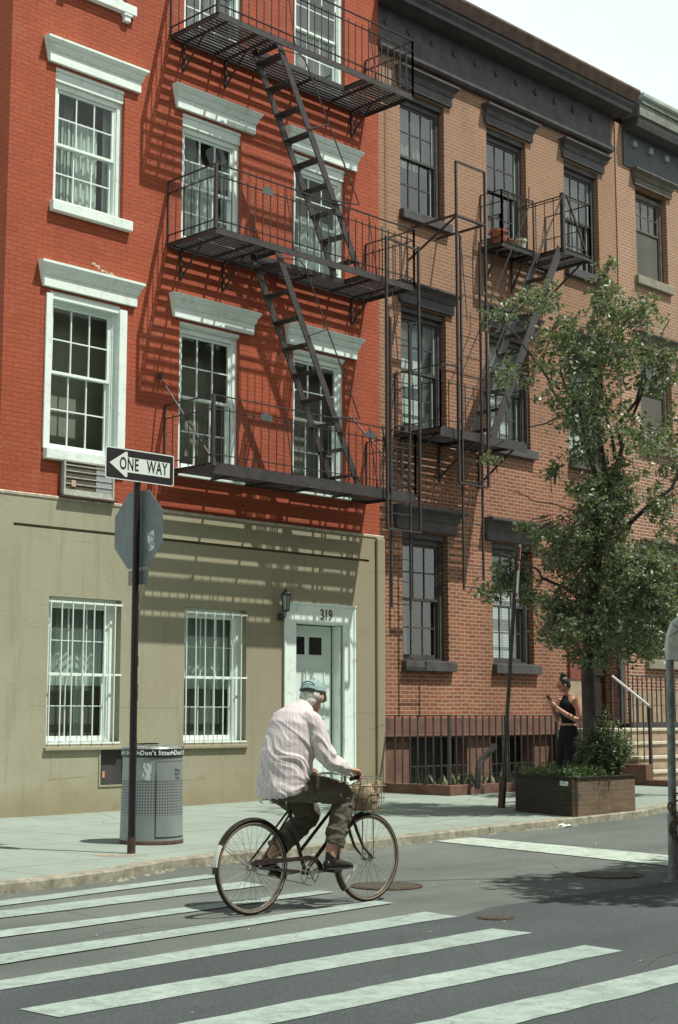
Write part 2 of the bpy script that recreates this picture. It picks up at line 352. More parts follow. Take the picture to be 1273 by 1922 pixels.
# crossing stripes and stop line
def stripe(name,q,mt='paint'):
    g=MB();n=14;rg=random.Random(len(q)+int(q[0][0]*100))
    top=[];bot=[]
    for i in range(n+1):
        t=i/n
        a=Vector(q[0]).lerp(Vector(q[1]),t);b=Vector(q[3]).lerp(Vector(q[2]),t)
        top.append((a.x,a.y+rg.uniform(-.012,.012),r_(a.x)+.008));bot.append((b.x,b.y+rg.uniform(-.012,.012),r_(b.x)+.008))
    for i in range(n): g.quad(top[i],top[i+1],bot[i+1],bot[i])
    return struct(g.build(name,MAT[mt]))
ST=[[(6.77,10.49),(9.19,10.83),(9.16,10.6),(6.58,10.2)],[(6.42,9.95),(9.03,10.17),(8.98,9.8),(6.19,9.59)],
[(5.85,9.05),(9.03,9.19),(9.03,9.02),(5.66,8.76)],[(5.28,8.16),(8.85,8.39),(8.85,8.19),(5.07,7.84)],
[(4.77,7.37),(8.62,7.65),(8.58,7.31),(4.61,7.12)],[(4.38,6.59),(8.27,6.73),(8.3,6.41),(4.4,6.28)],
[(4.5,5.74),(8.1,5.84),(8.07,5.53),(4.5,5.42)],[(4.5,4.92),(7.85,5.0),(7.6,4.68),(4.5,4.56)]]
for q in ST:
    # run the bars on past the left edge of the picture
    q=[Vector(p) for p in q]
    if q[0].x>4.45 and q[0].y>7: 
        q[0]=q[0]+(q[0]-q[1]).normalized()*2.2;q[3]=q[3]+(q[3]-q[2]).normalized()*2.2
    stripe('crosswalk_stripe',q)
stripe('stop_line',[(13.98,11.70),(13.62,8.4),(12.78,8.1),(13.34,11.70)],'paint2')
# soft cracks and tar seam
def seam(name,pts,w,mat):
    g=MB()
    for a,b in zip(pts,pts[1:]):
        a=Vector((*a,0));b=Vector((*b,0));n=(b-a).normalized().cross(Vector((0,0,1)))*w/2
        g.quad(*[(p.x,p.y,r_(p.x)+.006) for p in (a-n,b-n,b+n,a+n)])
    return struct(g.build(name,mat))
MAT['tar']=M('tar_seam',(.07,.07,.065),.7,scale=20)
seam('tar_seam',[(7.4,5.0),(8.0,5.25),(8.7,5.35),(9.8,5.6)],.02,MAT['tar'])
seam('tar_seam',[(9.9,9.3),(10.8,8.8),(11.6,8.25),(12.6,7.7),(13.6,7.3)],.025,MAT['tar'])
# gutter grime along the kerb foot
g=MB();rg=random.Random(11)
for i in range(90):
    x=rg.choice([rg.uniform(8.2,9.3),rg.uniform(9.5,16.5),rg.uniform(15.2,16.2)]);y=kerbY(x)-rg.uniform(.0,.10);s=rg.uniform(.008,.03)
    z=r_(x)
    g.add([(x-s,y-s*.7,z),(x+s,y-s,z),(x+s*1.2,y+s,z),(x-s,y+s*.8,z),(x,y,z+s*.8)],[(0,1,4),(1,2,4),(2,3,4),(3,0,4)])
o=g.build('gutter_debris',MAT['kerb']);o['kind']='stuff'
# manhole covers
def manhole(x,y,rr,label):
    t=thing('manhole_cover',label,'manhole cover',(x,y,r_(x)))
    g=MB();g.lathe((x,y,r_(x)),[(rr,.002),(rr,.010),(rr*.93,.010),(rr*.93,.006)],40);g.build('rim',MAT['iron_rust'],t)
    g=MB();g.lathe((x,y,r_(x)),[(rr*.92,.0055),(rr*.9,.009),(.001,.0095)],40)
    for k in range(-5,6):
        for j in range(-5,6):
            px,py=k*rr*.16,j*rr*.16
            if px*px+py*py<(rr*.82)**2:g.box(x+px-.02*rr/.3,x+px+.02*rr/.3,y+py-.02*rr/.3,y+py+.02*rr/.3,r_(x)+.008,r_(x)+.014)
    g.build('lid',MAT['manhole'],t)
MAT['manhole']=M('manhole_iron',(.115,.10,.08),.6,.2,var=.3,scale=30,bmp=.5)
manhole(9.68,9.04,.31,'round iron manhole cover in the road behind the front bicycle wheel')
manhole(11.78,8.22,.31,'round iron manhole cover half in shade near the stop line')
manhole(8.73,7.08,.135,'small rusty round valve cover beside the crossing stripes')
# orange spray paint squiggle
g=MB()
for k,(cx,cy,a,b) in enumerate(((9.12,12.12,.17,.09),(9.22,12.05,.2,.08),(9.05,12.22,.12,.07))):
    P=[(cx+a*cos(t*.35)*.7+b*sin(t*.35)*.7,cy-a*cos(t*.35)*.7+b*sin(t*.35)*.7,side_z(cx,cy)+.005) for t in range(19)]
    g.tube(P,.006,4,flat=.2)
MAT['spray']=M('orange_spray',(.50,.33,.22),.9,var=.2,scale=30)
struct(g.build('spray_mark',MAT['spray']))

# ------------------------------------------------------------------ wall builder
def wall(mb,x0,x1,z0,z1,Y,holes,depth=.22):
    xs=sorted(set([x0,x1]+[h[0] for h in holes]+[h[1] for h in holes]));zs=sorted(set([z0,z1]+[h[2] for h in holes]+[h[3] for h in holes]))
    xs=[x for x in xs if x0<=x<=x1];zs=[z for z in zs if z0<=z<=z1]
    for a,b in zip(xs,xs[1:]):
        for c,d in zip(zs,zs[1:]):
            mx,mz=(a+b)/2,(c+d)/2
            if any(h[0]<mx<h[1] and h[2]<mz<h[3] for h in holes):continue
            mb.quad((a,Y,c),(b,Y,c),(b,Y,d),(a,Y,d))
    for h in holes:
        a,b,c,d=h[0],h[1],max(h[2],z0),min(h[3],z1);D=h[4] if len(h)>4 else depth
        if d<=c: continue
        mb.quad((a,Y,c),(a,Y+D,c),(a,Y+D,d),(a,Y,d));mb.quad((b,Y,c),(b,Y,d),(b,Y+D,d),(b,Y+D,c))
        mb.quad((a,Y,c),(b,Y,c),(b,Y+D,c),(a,Y+D,c));mb.quad((a,Y,d),(a,Y+D,d),(b,Y+D,d),(b,Y,d))
def window(par,x0,x1,z0,z1,Y,mat,rec=.10,casing=.075,cols=3,rows=2,mun=.018,split=None,glassm=None,curtain=None,flush=False,label=None,lower_mun=True,screen=False):
    """double hung window: casing, two sashes with muntins; children pane and curtain"""
    g=MB();yo=Y+rec
    if flush: # casing stands on the wall face
        g.box(x0-.07,x0+.03,Y-.03,Y+.10,z0,z1+.02);g.box(x1-.03,x1+.10,Y-.03,Y+.10,z0,z1+.02)
        g.box(x0+.03,x1-.03,Y-.01,Y+.10,z1-.04,z1+.02)
    g.box(x0,x0+casing,yo,yo+.12,z0,z1);g.box(x1-casing,x1,yo,yo+.12,z0,z1);g.box(x0+casing,x1-casing,yo,yo+.12,z1-casing,z1);g.box(x0+casing,x1-casing,yo,yo+.12,z0,z0+.04)
    # inner stops on the right jamb
    g.box(x1-casing-.022,x1-casing,yo+.02,yo+.12,z0,z1-casing)
    zm=split if split else (z0+z1)/2
    ix0,ix1=x0+casing+.002,x1-casing-.024
    sash=[(ix0,ix1,zm-.02,z1-casing-.002,yo+.03),(ix0,ix1,z0+.042,zm+.02,yo+.075)]
    st=.042
    panes=[]
    for k,(a,b,c,d,y) in enumerate(sash):
        bt=.04 if k==0 else .065
        g.box(a,a+st,y,y+.035,c,d);g.box(b-st,b,y,y+.035,c,d);g.box(a+st,b-st,y,y+.035,d-st,d);g.box(a+st,b-st,y,y+.035,c,c+bt)
        if k==0 or lower_mun:
            for i in range(1,cols):
                xx=a+st+(b-a-2*st)*i/cols;g.box(xx-mun/2,xx+mun/2,y+.005,y+.03,c+bt,d-st)
            for j in range(1,rows):
                zz=c+bt+(d-st-c-bt)*j/rows;g.box(a+st,b-st,y+.0065,y+.0285,zz-mun/2,zz+mun/2)
        panes.append((a+st,b-st,c+bt,d-st,y+.018))
    w=g.build('window',mat,par)
    if label:w['label']=label
    g=MB()
    for a,b,c,d,y in panes:g.quad((a,y,c),(b,y,c),(b,y,d),(a,y,d))
    g.build('pane',glassm or MAT['glass'],w)
    if screen:
        a,b,c,d,y=panes[1];g=MB();g.box(a-.02,b+.02,y-.04,y-.034,c-.03,d+.03);g.build('screen',MAT['screen'],w)
    if curtain:
        for cx0,cx1,cz0,cz1,cm in curtain:
            g=MB();n=40;A=x0+(x1-x0)*cx0;B=x0+(x1-x0)*cx1
            V=[];F=[]
            for i in range(n+1):
                x=A+(B-A)*i/n;y=yo+.22+(.02*sin(i*1.3)+.012*sin(i*2.9+1) if cm not in('blind','shade') else 0)
                V+=[(x,y,z0+(z1-z0)*cz0),(x,y,z0+(z1-z0)*cz1)]
            for i in range(n):F.append((2*i,2*i+2,2*i+3,2*i+1))
            g.add(V,F);g.build('blind' if cm in('blind','shade') else 'curtain',MAT[cm],w)
    return w
def crown(par,x0,x1,zb,zt,Y,mat,proj=.17,name='lintel'):
    h=zt-zb;g=MB();f=.45
    g.xprof([(-.02,zb),(.06,zb),(.06,zb+h*f),(.075,zb+h*f,.015),(.085,zb+h*(f+.07),.02),(.10,zb+h*(f+.16),.03),(.10,zb+h*(f+.22),.03),(.13,zb+h*(f+.30),.05),(proj-.01,zb+h*(f+.40),.07),(proj,zb+h*(f+.42),.085),(proj,zt-.012,.085),(proj-.03,zt,.08),(-.02,zt,.08)],x0,x1,Y)
    return g.build(name,mat,par)
Y0=17.26
# ------------------------------------------------------------------ red corner building
rb=thing('red_brick_building','corner house of painted red brick above a tan stucco ground floor, white window trim','building',(14.6,Y0,0))
RW=[] # windows: x0,x1,z0,z1
rows=[(5.10,7.34),(8.63,10.62),(11.95,14.0)]
cols=[(11.66,12.88),(13.98,15.18),(16.33,17.52)]
holes=[]
for zi,(a,b) in enumerate(rows):
    for c,d in cols: holes.append((c,d,a,b))
holes.append((11.90,12.76,4.44,4.97,.3))
g=MB();wall(g,10.92,18.35,4.44,15.5,Y0,holes)
g.quad((10.92,Y0,4.44),(10.92,Y0,15.5),(10.92,Y0+12,15.5),(10.92,Y0+12,4.44));g.quad((18.35,Y0,4.44),(18.35,Y0+12,4.44),(18.35,Y0+12,15.5),(18.35,Y0,15.5))
g.quad((10.92,Y0+12,0),(18.35,Y0+12,0),(18.35,Y0+12,15.5),(10.92,Y0+12,15.5))
g.build('brick_wall',MAT['red'],rb)
g=MB();g.box(10.9,18.37,Y0-.3,Y0+12.02,15.5,15.8);g.build('roof',MAT['darkpaint'],rb)
YS=Y0-.035
SW=[(11.75,12.97,1.07,3.07),(14.13,15.34,1.06,3.04)]
sh=[(*w,.20) for w in SW]+[(16.36,17.42,.0,2.91,.26),(11.15,18.05,3.985,4.025,.06),(12.655,13.09,.50,.99,.06)]
g=MB();wall(g,10.89,18.40,-.1,4.43,YS,sh)
g.quad((10.89,YS,-.1),(10.89,YS,4.43),(10.89,Y0+12,4.43),(10.89,Y0+12,-.1));g.quad((18.40,YS,-.1),(18.40,Y0+12,-.1),(18.40,Y0+12,4.43),(18.40,YS,4.43))
g.quad((10.89,YS,4.43),(18.40,YS,4.43),(18.40,Y0+.05,4.47),(10.89,Y0+.05,4.47))
g.quad((11.15,YS+.06,3.985),(18.05,YS+.06,3.985),(18.05,YS+.06,4.025),(11.15,YS+.06,4.025))
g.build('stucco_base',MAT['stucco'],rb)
g=MB();g.xprof([(-.0,4.405),(.012,4.405),(.016,4.435),(.0,4.45)],10.89,18.4,YS);g.build('ledge',M('pale_ledge_paint',(.50,.50,.42),.8,var=.3,scale=12,dirt=(.4,.12,.06),dirtamt=.9),rb)
g=MB();g.box(11.0,18.3,Y0+.55,Y0+.59,.1,15.3);g.build('interior_wall',M('interior_olive',(.30,.29,.24),.95,var=.2,scale=1.2),rb)
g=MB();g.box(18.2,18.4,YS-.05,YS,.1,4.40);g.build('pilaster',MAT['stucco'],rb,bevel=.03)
# windows upper floors
for zi,(z0,z1) in enumerate(rows):
    for ci,(x0,x1) in enumerate(cols):
        lab=None;top=z1
        if zi==1:
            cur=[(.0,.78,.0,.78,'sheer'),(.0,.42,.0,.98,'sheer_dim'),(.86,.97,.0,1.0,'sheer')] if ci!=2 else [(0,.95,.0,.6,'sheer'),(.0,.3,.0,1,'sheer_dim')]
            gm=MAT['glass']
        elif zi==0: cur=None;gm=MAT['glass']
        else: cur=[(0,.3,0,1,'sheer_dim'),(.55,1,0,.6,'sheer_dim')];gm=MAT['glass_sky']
        panel_z=top-.19 if zi>0 else top-.07
        w=window(rb,x0,x1,z0,panel_z,Y0,MAT['white'],rec=.07,casing=.085,flush=(zi==0 and ci==0),curtain=cur,glassm=gm,split=(z0+panel_z)/2+(.0 if zi else .03))
        g=MB();g.box(x0+.001,x1-.001,Y0+.03,Y0+.1,panel_z-.002,top+.03);g.box(x0+.001,x1-.001,Y0+.012,Y0+.03,top-.05,top+.03);g.build('head_panel',MAT['white'],w)
        # lintel / sill
        l=crown(w,x0-.14,x1+.27 if False else x1+.25-.0,top+.035,top+.39,Y0,MAT['white'],.15)
        if ci==0: 
            s=MB();s.box(x0-.05,x1+.13,Y0-.09,Y0+.07,z0-.15,z0);s.build('sill',MAT['white'],w,bevel=.01)
        else:
            s=MB();s.box(x0-.04,x1+.08,Y0-.07,Y0+.07,z0-.13,z0);s.build('sill',MAT['white'],w,bevel=.01)
            if ci==1 and zi<2: pass
        if zi==2 and ci==0:
            s=MB();s.box(x1-.08,x1+.03,Y0-.07,Y0,z0-.27,z0-.15);s.box(x1-.10,x1+.05,Y0-.085,Y0,z0-.19,z0-.15);s.box(x0+.0,x0+.12,Y0-.07,Y0,z0-.27,z0-.15);s.build('sill_bracket',MAT['white'],w,bevel=.008)
# ground floor barred windows
for k,(x0,x1,z0,z1) in enumerate(SW):
    w=window(rb,x0,x1,z0,z1,YS,MAT['white'],rec=.13,casing=.10,mun=.011,split=2.02,curtain=[(0,.97,.40,.80,'sheer'),(0,.97,.80,1,'sheer_dim'),(.0,.97,0,.4,'shade'),(.1,.22,0,.4,'sheer'),(.55,.65,0,.4,'sheer')],glassm=MAT['glass'])
    g=MB()
    nb=7
    for i in range(nb):
        x=x0+.03+(x1-x0-.14)*i/(nb-1);g.tube([(x,YS-.01,z0-.0),(x,YS-.01,z1-.05)],.0105,6)
    for z in (z1-.07,2.02,z0+.01):g.box(x0-.0,x1+.02,YS-.005,YS+.006,z-.013,z+.013)
    g.build('security_bars',MAT['white'],w,smooth=True)
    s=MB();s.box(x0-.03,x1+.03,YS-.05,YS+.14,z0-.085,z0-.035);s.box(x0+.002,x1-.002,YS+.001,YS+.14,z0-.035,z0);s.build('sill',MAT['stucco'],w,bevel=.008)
# front door
d=MB();DX0,DX1=16.36,17.355;DZ0,DZ1=.26,2.88;yd=YS+.17
d.box(DX0,DX1-.03,yd,yd+.045,DZ0,DZ1)
pan=[(.10,.42,1.42,2.20),(.50,.82,1.42,2.20),(.10,.42,.40,1.22),(.50,.82,.40,1.22)]
for a,b,c,e in pan:
    X,Xb=DX0+a,DX0+b;c+=.0
    for q in ((X,Xb,c,c+.03),(X,Xb,e-.03,e),(X,X+.03,c+.03,e-.03),(Xb-.03,Xb,c+.03,e-.03)):d.box(q[0],q[1],yd-.014,yd,q[2],q[3])
    d.box(X+.06,Xb-.06,yd-.01,yd,c+.06,e-.06)
do=d.build('door',MAT['door'],rb)
d=MB()
for a,b in ((.10,.36),(.46,.74)):
    d.box(DX0+a-.02,DX0+b+.02,yd-.010,yd-.001,2.40,2.72)
d.build('light_frame',MAT['door'],do)
d=MB()
for a,b in ((.10,.36),(.46,.74)): d.box(DX0+a,DX0+b,yd-.0135,yd-.0105,2.42,2.70)
d.build('pane',M('door_glass',(.02,.016,.015),.15,var=.1),do)
d=MB();d.tube([(DX0+.76,yd,1.22),(DX0+.76,yd-.05,1.22)],.012,8);d.lathe((DX0+.76,yd-.07,1.19),[(0,0),(.02,.005),(.028,.03),(.02,.055),(0,.06)],10);d.build('handle',M('tarnished_brass',(.25,.22,.15),.35,.8,var=.2),do)
f=MB()
f.box(16.12,16.36,YS-.03,YS+.2,.13,3.02);f.box(17.42,17.67,YS-.03,YS+.2,.13,3.02);f.box(16.121,17.669,YS-.032,YS+.2,2.90,3.19)
f.xprof([(.03,3.19),(.05,3.19),(.065,3.205),(.065,3.225),(-.01,3.235)],16.10,17.69,YS)
f.box(17.366,17.419,YS+.02,YS+.22,.26,2.89);f.box(16.361,17.419,YS-.06,YS+.25,.10,.255)
f.box(16.10,16.13,YS-.05,YS-.03,.13,3.19);f.box(17.655,17.685,YS-.05,YS-.03,.13,3.19)
fo=f.build('door_frame',MAT['white'],rb)
f=MB();f.box(DX1-.03,DX1+.011,yd+.02,yd+.05,DZ0,DZ1+.01);f.build('gap_shadow_strip',M('gap_shadow_dark',(.02,.012,.01),.9),rb)  # dark strip painted in for the shadow in the door gap
t=MB();put_text(t,'319',.24,lambda x,y,z:(17.02+x,YS-.034-z,3.045+y),thick=.003,width=.78,bold=.006);t.build('house_number',M('number_bronze',(.10,.075,.045),.6,var=.3),fo)
# hatch in the stucco
h=MB();h.box(12.655,13.09,YS+.05,YS+.06,.50,.99);h.build('hatch',M('hatch_grey',(.055,.052,.05),.7,var=.3),rb)
h=MB();
for q in ((12.63,13.11,.48,.50),(12.63,13.11,.99,1.01),(12.63,12.655,.50,.99),(13.09,13.11,.50,.99)):h.box(q[0],q[1],YS-.015,YS+.01,q[2],q[3])
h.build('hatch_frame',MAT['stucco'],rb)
h=MB();h.box(12.73,12.77,YS+.045,YS+.05,.60,.69);h.build('hatch_tag',M('tag_orange',(.55,.25,.16),.8),rb)
# white repair scar above the second-floor lintel
h=MB();rg=random.Random(5);x,z=12.35,7.86
for i in range(9):
    h.box(x,x+rg.uniform(.03,.09),Y0-.004,Y0-.001,z,z+rg.uniform(.015,.04));x+=.055;z-=rg.uniform(-.005,.028)
h.build('plaster_scar',M('plaster',(.5,.40,.28),.9,var=.3,scale=30),rb)

# window air conditioner
ac=thing('air_conditioner','white window air conditioner with louvred grille set in the red wall','air conditioner',(12.33,Y0,4.45))
g=MB();g.box(11.90,12.76,Y0-.10,Y0-.07,4.47,4.50);g.box(11.90,12.76,Y0-.10,Y0-.07,4.94,4.97)
g.box(11.90,11.93,Y0-.10,Y0-.07,4.50,4.94);g.box(12.73,12.76,Y0-.10,Y0-.07,4.50,4.94);g.box(11.92,12.74,Y0-.07,Y0+.2,4.49,4.95);g.box(11.93,12.73,Y0-.085,Y0-.07,4.5,4.56)
MAT['acase']=M('aged_casing',(.47,.50,.44),.6,var=.15,scale=9,dirt=(.25,.21,.15),dirtamt=.9);g.build('case',MAT['acase'],ac,bevel=.004)
g=MB();g.box(11.935,12.45,Y0-.078,Y0-.0705,4.565,4.935);g.build('coil',M('coil_dark',(.10,.085,.06),.7,var=.4,scale=20),ac)
g=MB();g.box(12.455,12.725,Y0-.082,Y0-.0705,4.565,4.935);g.build('vent_panel',M('vent_grey',(.30,.33,.34),.6),ac)
g=MB()
for z in (4.63,4.72,4.81,4.89):g.box(11.932,12.728,Y0-.092,Y0-.084,z,z+.014)
g.build('louvre',MAT['acase'],ac)
g=MB();g.box(12.03,12.10,Y0-.0945,Y0-.0925,4.60,4.69);g.build('tag',M('tag_pink',(.6,.4,.3),.8),ac)
g=MB();g.box(11.86,12.80,Y0-.12,Y0,4.445,4.468);g.build('shelf',MAT['iron_rust'],ac)

# wall lantern beside the door
ln=thing('wall_lantern','black carriage lantern on the stucco left of the white door','wall lantern',(16.02,YS,3.2))
g=MB();cx,cy=16.03,YS-.14
g.lathe((cx,cy,3.30),[(0,.13),(.012,.12),(.02,.09),(.035,.08),(.085,.03),(.09,.015),(.075,.0),(0,0)],6);g.lathe((cx,cy,3.05),[(0,.0),(.045,.005),(.055,.02),(.05,.03),(0,.03)],6)
for k in range(6):
    a=k*pi/3;g.bar((cx+.052*cos(a),cy+.052*sin(a),3.07),(cx+.075*cos(a),cy+.075*sin(a),3.31),.008)
g.build('lantern_frame',MAT['iron'],ln)
g=MB();g.lathe((cx,cy,3.075),[(.045,0),(.068,.23)],6);g.build('lantern_glass',M('lantern_glass',(.30,.33,.33),.2,var=.1),ln)
g=MB();g.tube([(cx,cy,3.05),(cx,cy+.01,2.99),(cx,cy+.06,2.95),(cx,YS,2.98)],.010,6);g.lathe((cx,YS-.0,2.98),[(0,-.06),(.05,-.05),(.055,0),(.05,.05),(0,.06)],10);g.build('bracket',MAT['iron'],ln)
# ------------------------------------------------------------------ brown brick building
YB=Y0+.10
bb=thing('brick_building','unpainted brown brick row house with black window heads and deep black roof cornice','building',(22,YB,0))
BC=[(19.02,20.22),(21.45,22.66),(23.9,25.08)]
BR=[(2.40,4.62),(6.46,8.62),(10.36,12.58)]
holes=[(a,b,c,d) for a,b in BC for c,d in BR if not (a>23 and c<3)]
holes+=[(19.1,20.62,-.1,1.08,.9),(21.3,22.5,-.1,1.08,.9),(24.32,25.35,1.22,3.6,.35)]
g=MB();wall(g,18.352,25.70,1.30,14.2,YB,[(h[0],h[1],max(h[2],1.30),h[3],*(h[4:])) for h in holes if h[3]>1.4],.24)
g.quad((25.70,YB,0),(25.70,YB+10,0),(25.70,YB+10,14.2),(25.70,YB,14.2));g.quad((18.352,YB,0),(18.352,YB,14.2),(18.352,YB+10,14.2),(18.352,YB+10,0));g.quad((18.352,YB+10,0),(18.352,YB+10,14.2),(25.7,YB+10,14.2),(25.7,YB+10,0))
g.build('brick_wall',MAT['brown'],bb)
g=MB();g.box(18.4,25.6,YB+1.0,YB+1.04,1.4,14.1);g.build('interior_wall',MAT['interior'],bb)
# brownstone basement, proud of the brick
g=MB();wall(g,18.405,24.3,-.1,1.10,YB-.05,holes[-3:-1],.9);g.build('basement_wall',MAT['brownstone'],bb)
g=MB();g.box(18.405,24.3,YB-.13,YB+.02,1.10,1.42);g.box(18.405,24.3,YB-.15,YB-.128,1.10,1.14);g.build('water_table',MAT['brownstone'],bb,bevel=.01)
g=MB();g.box(18.9,20.8,YB+.25,YB+.28,-.1,1.2);g.box(21.1,22.7,YB+.25,YB+.28,-.1,1.2);g.build('basement_window',M('basement_dark_fill',(.012,.012,.012),.5,var=.2),bb)  # black sheets stand in for the unlit basement interior
g=MB()
for a,b in ((19.1,20.62),(21.3,22.5)):
    g=MB();n=9
    for i in range(n+1):
        x=a+.03+(b-a-.06)*i/n;g.bar((x,YB-.03,.05),(x,YB-.03,.62),.014)
    g.bar((a,YB-.03,.6),(b,YB-.03,.6),.02)
    g.build('basement_grille',MAT['iron'],bb)
MAT['oldsash']=M('grey_sash',(.30,.37,.35),.6,var=.15)
for ri,(z0,z1) in enumerate(BR):
    for ci,(x0,x1) in enumerate(BC):
        if ci==2 and ri==0: continue
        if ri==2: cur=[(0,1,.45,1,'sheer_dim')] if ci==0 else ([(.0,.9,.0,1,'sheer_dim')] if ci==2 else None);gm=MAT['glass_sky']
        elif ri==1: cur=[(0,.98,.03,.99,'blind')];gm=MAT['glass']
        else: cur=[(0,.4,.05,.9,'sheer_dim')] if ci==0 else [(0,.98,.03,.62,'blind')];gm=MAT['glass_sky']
        w=window(bb,x0,x1,z0,z1-.10,YB,MAT['darkframe'] if not(ri==2) else MAT['darkframe'],rec=.12,casing=.10,mun=.022,curtain=cur,glassm=gm)
        if ri==2 or ri==1:
            # pale inner edge of the sashes
            g=MB();zt=z1-.10;zm=(z0+zt)/2
            g.box(x1-.185,x1-.165,YB+.147,YB+.20,zm+.03,zt-.15);g.box(x1-.185,x1-.165,YB+.192,YB+.23,z0+.11,zm-.03);g.build('sash_edge',MAT['oldsash'],w)
        g=MB();g.box(x0+.001,x1-.001,YB+.05,YB+.2,z1-.102,z1+.06);g.build('head_panel',MAT['darkpaint'],w)
        if ri==0:
            crown(w,x0-.19,x1+.20,z1+.02,z1+.42,YB,MAT['darkpaint'],.26)
        else: crown(w,x0-.06,x1+.17,z1+.03,z1+.40,YB,MAT['darkpaint'],.2)
        s=MB();s.box(x0-.03,x1+.10,YB-.11,YB+.12,z0-.19,z0-.02);s.box(x0+.01,x1-.01,YB-.02,YB+.12,z0-.02,z0);s.build('sill',MAT['darkpaint'],w,bevel=.01)
# cornice: bracketed frieze and crown
g=MB();g.xprof([(-.0,13.12),(.10,13.12),(.14,13.16),(.14,13.24),(.09,13.28),(.09,13.32),(-.0,13.32)],18.36,25.50,YB)
g.build('cornice_moulding',MAT['darkpaint'],bb)
g=MB();g.xprof([(-.0,13.32),(.06,13.32),(.06,13.95),(-.0,13.95)],18.36,25.50,YB);g.build('frieze',MAT['darkpaint'],bb)
g=MB();x=18.6
MAT['boss']=M('worn_boss_paint',(.068,.064,.066),.7,var=.4,scale=10)
while x<25.4:
    g=MB();g.prism([(x-.07,13.68),(x,13.60),(x+.07,13.68),(x,13.76)],lambda a,b:(a,YB-.061,b),lambda a,b:(a,YB-.09,b));x+=.62
    g.build('frieze_boss',MAT['boss'],bb,bevel=.012)
g=MB();g.xprof([(-.0,13.95),(.46,13.95),(.46,14.03),(.52,14.10),(.52,14.16),(-.0,14.16)],18.36,25.72,YB)
g.build('cornice',MAT['darkpaint'],bb)
g=MB();g.xprof([(-.0,14.16),(.56,14.165),(.66,14.36),(.66,14.40),(-.0,14.42)],18.36,25.76,YB);g.build('gutter',M('rust_stained_gutter',(.125,.085,.065),.8,var=.4,scale=5,dirt=(.05,.04,.04)),bb)
g=MB();g.box(18.4,25.7,YB-.2,YB+10,14.42,14.5);g.build('roof',MAT['darkpaint'],bb)
# drain cable on the brick
g=MB();g.tube([(18.62,YB-.03,12.6),(18.64,YB-.03,9.4),(18.68,YB-.03,8.9)],.008,5);g.build('cable',MAT['tanstone'],bb)
# front door of the stoop
g=MB();g.box(24.24,24.34,YB-.10,YB,1.28,3.55);g.box(25.33,25.50,YB-.10,YB,1.28,3.55);g.box(24.2,25.55,YB-.14,YB,3.55,3.95);g.build('door_surround',MAT['darkpaint'],bb,bevel=.012)
g=MB();g.box(24.34,25.33,YB+.28,YB+.34,1.25,3.55);dd=g.build('door',M('dark_door_paint',(.03,.026,.028),.4),bb)
g=MB()
for a,b in ((24.44,24.78),(24.88,25.22)):
    for c,e in ((1.45,2.1),(2.25,3.35)):g.box(a,b,YB+.265,YB+.281,c,e)
g.build('door_panel',M('dark_door_panel',(.045,.036,.036),.4),dd)
g=MB();g.box(23.70,24.20,YB-.04,YB-.001,1.45,2.15);g.build('stone_panel',MAT['tanstone'],bb)
g=MB();g.box(23.70,24.20,YB-.06,YB-.001,2.151,3.45);g.build('notice_board',M('red_board',(.20,.055,.045),.7,var=.3),bb)

# ------------------------------------------------------------------ third building with paler mortar
tb=thing('pale_brick_building','next brick row house at right edge with pale mortar and bracketed cornice','building',(29,YB,0))
YT=YB-.02
TR=[(2.6,4.7),(7.12,9.1),(10.70,12.66)]
TC=[(26.42,27.62),(28.9,30.1),(31.4,32.6)]
holes=[(a,b,c,d) for a,b in TC for c,d in TR]
g=MB();wall(g,25.72,33.5,-.1,13.9,YT,holes,.24)
g.quad((25.72,YT,0),(25.72,YT+10,0),(25.72,YT+10,13.9),(25.72,YT,13.9));g.quad((33.5,YT,0),(33.5,YT+10,0),(33.5,YT+10,13.9),(33.5,YT,13.9));g.quad((25.7,YT+10,0),(33.5,YT+10,0),(33.5,YT+10,13.9),(25.7,YT+10,13.9))
g.build('brick_wall',MAT['brown2'],tb)
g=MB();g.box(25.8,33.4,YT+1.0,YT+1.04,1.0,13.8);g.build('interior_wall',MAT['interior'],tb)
g=MB();g.box(25.73,33.5,YT-.04,YT,-.1,1.95);g.build('basement_wall',MAT['tanstone'],tb)
for ri,(z0,z1) in enumerate(TR):
    for ci,(x0,x1) in enumerate(TC):
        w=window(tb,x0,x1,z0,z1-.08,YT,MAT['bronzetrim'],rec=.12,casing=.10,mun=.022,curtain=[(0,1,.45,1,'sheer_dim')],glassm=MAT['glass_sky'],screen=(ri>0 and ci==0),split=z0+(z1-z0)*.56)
        crown(w,x0-.08,x1+.15,z1+.02,z1+.36,YT,MAT['bronzetrim'],.18)
        s=MB();s.box(x0-.08,x1+.10,YT-.09,YT+.12,z0-.20,z0-.01);s.build('sill',MAT['greystone'],w,bevel=.01)
g=MB();g.xprof([(-.0,13.02),(.04,13.02),(.04,13.75),(-.0,13.75)],25.98,33.5,YT);g.build('frieze',M('grey_frieze_paint',(.085,.105,.11),.7,var=.2),tb)
g=MB();g.xprof([(-.0,13.75),(.38,13.78),(.42,13.9),(.42,14.0),(-.0,14.0)],25.98,33.5,YT);g.build('cornice',MAT['darkpaint'],tb)
MAT['blk']=M('pale_block_paint',(.26,.32,.32),.7);x=26.25
while x<33:
    g=MB();g.box(x,x+.12,YT-.12,YT-.041,13.48,13.60);x+=.62;g.build('cornice_block',MAT['blk'],tb)
g=MB();g.box(25.98,33.5,YT-.46,YT,14.0,14.26);g.box(26.0,33.5,YT-.50,YT+10,14.26,14.36);g.build('gutter',M('verdigris_gutter',(.20,.22,.19),.7,var=.3,scale=2,dirt=(.10,.07,.06),dirtamt=.8),tb)
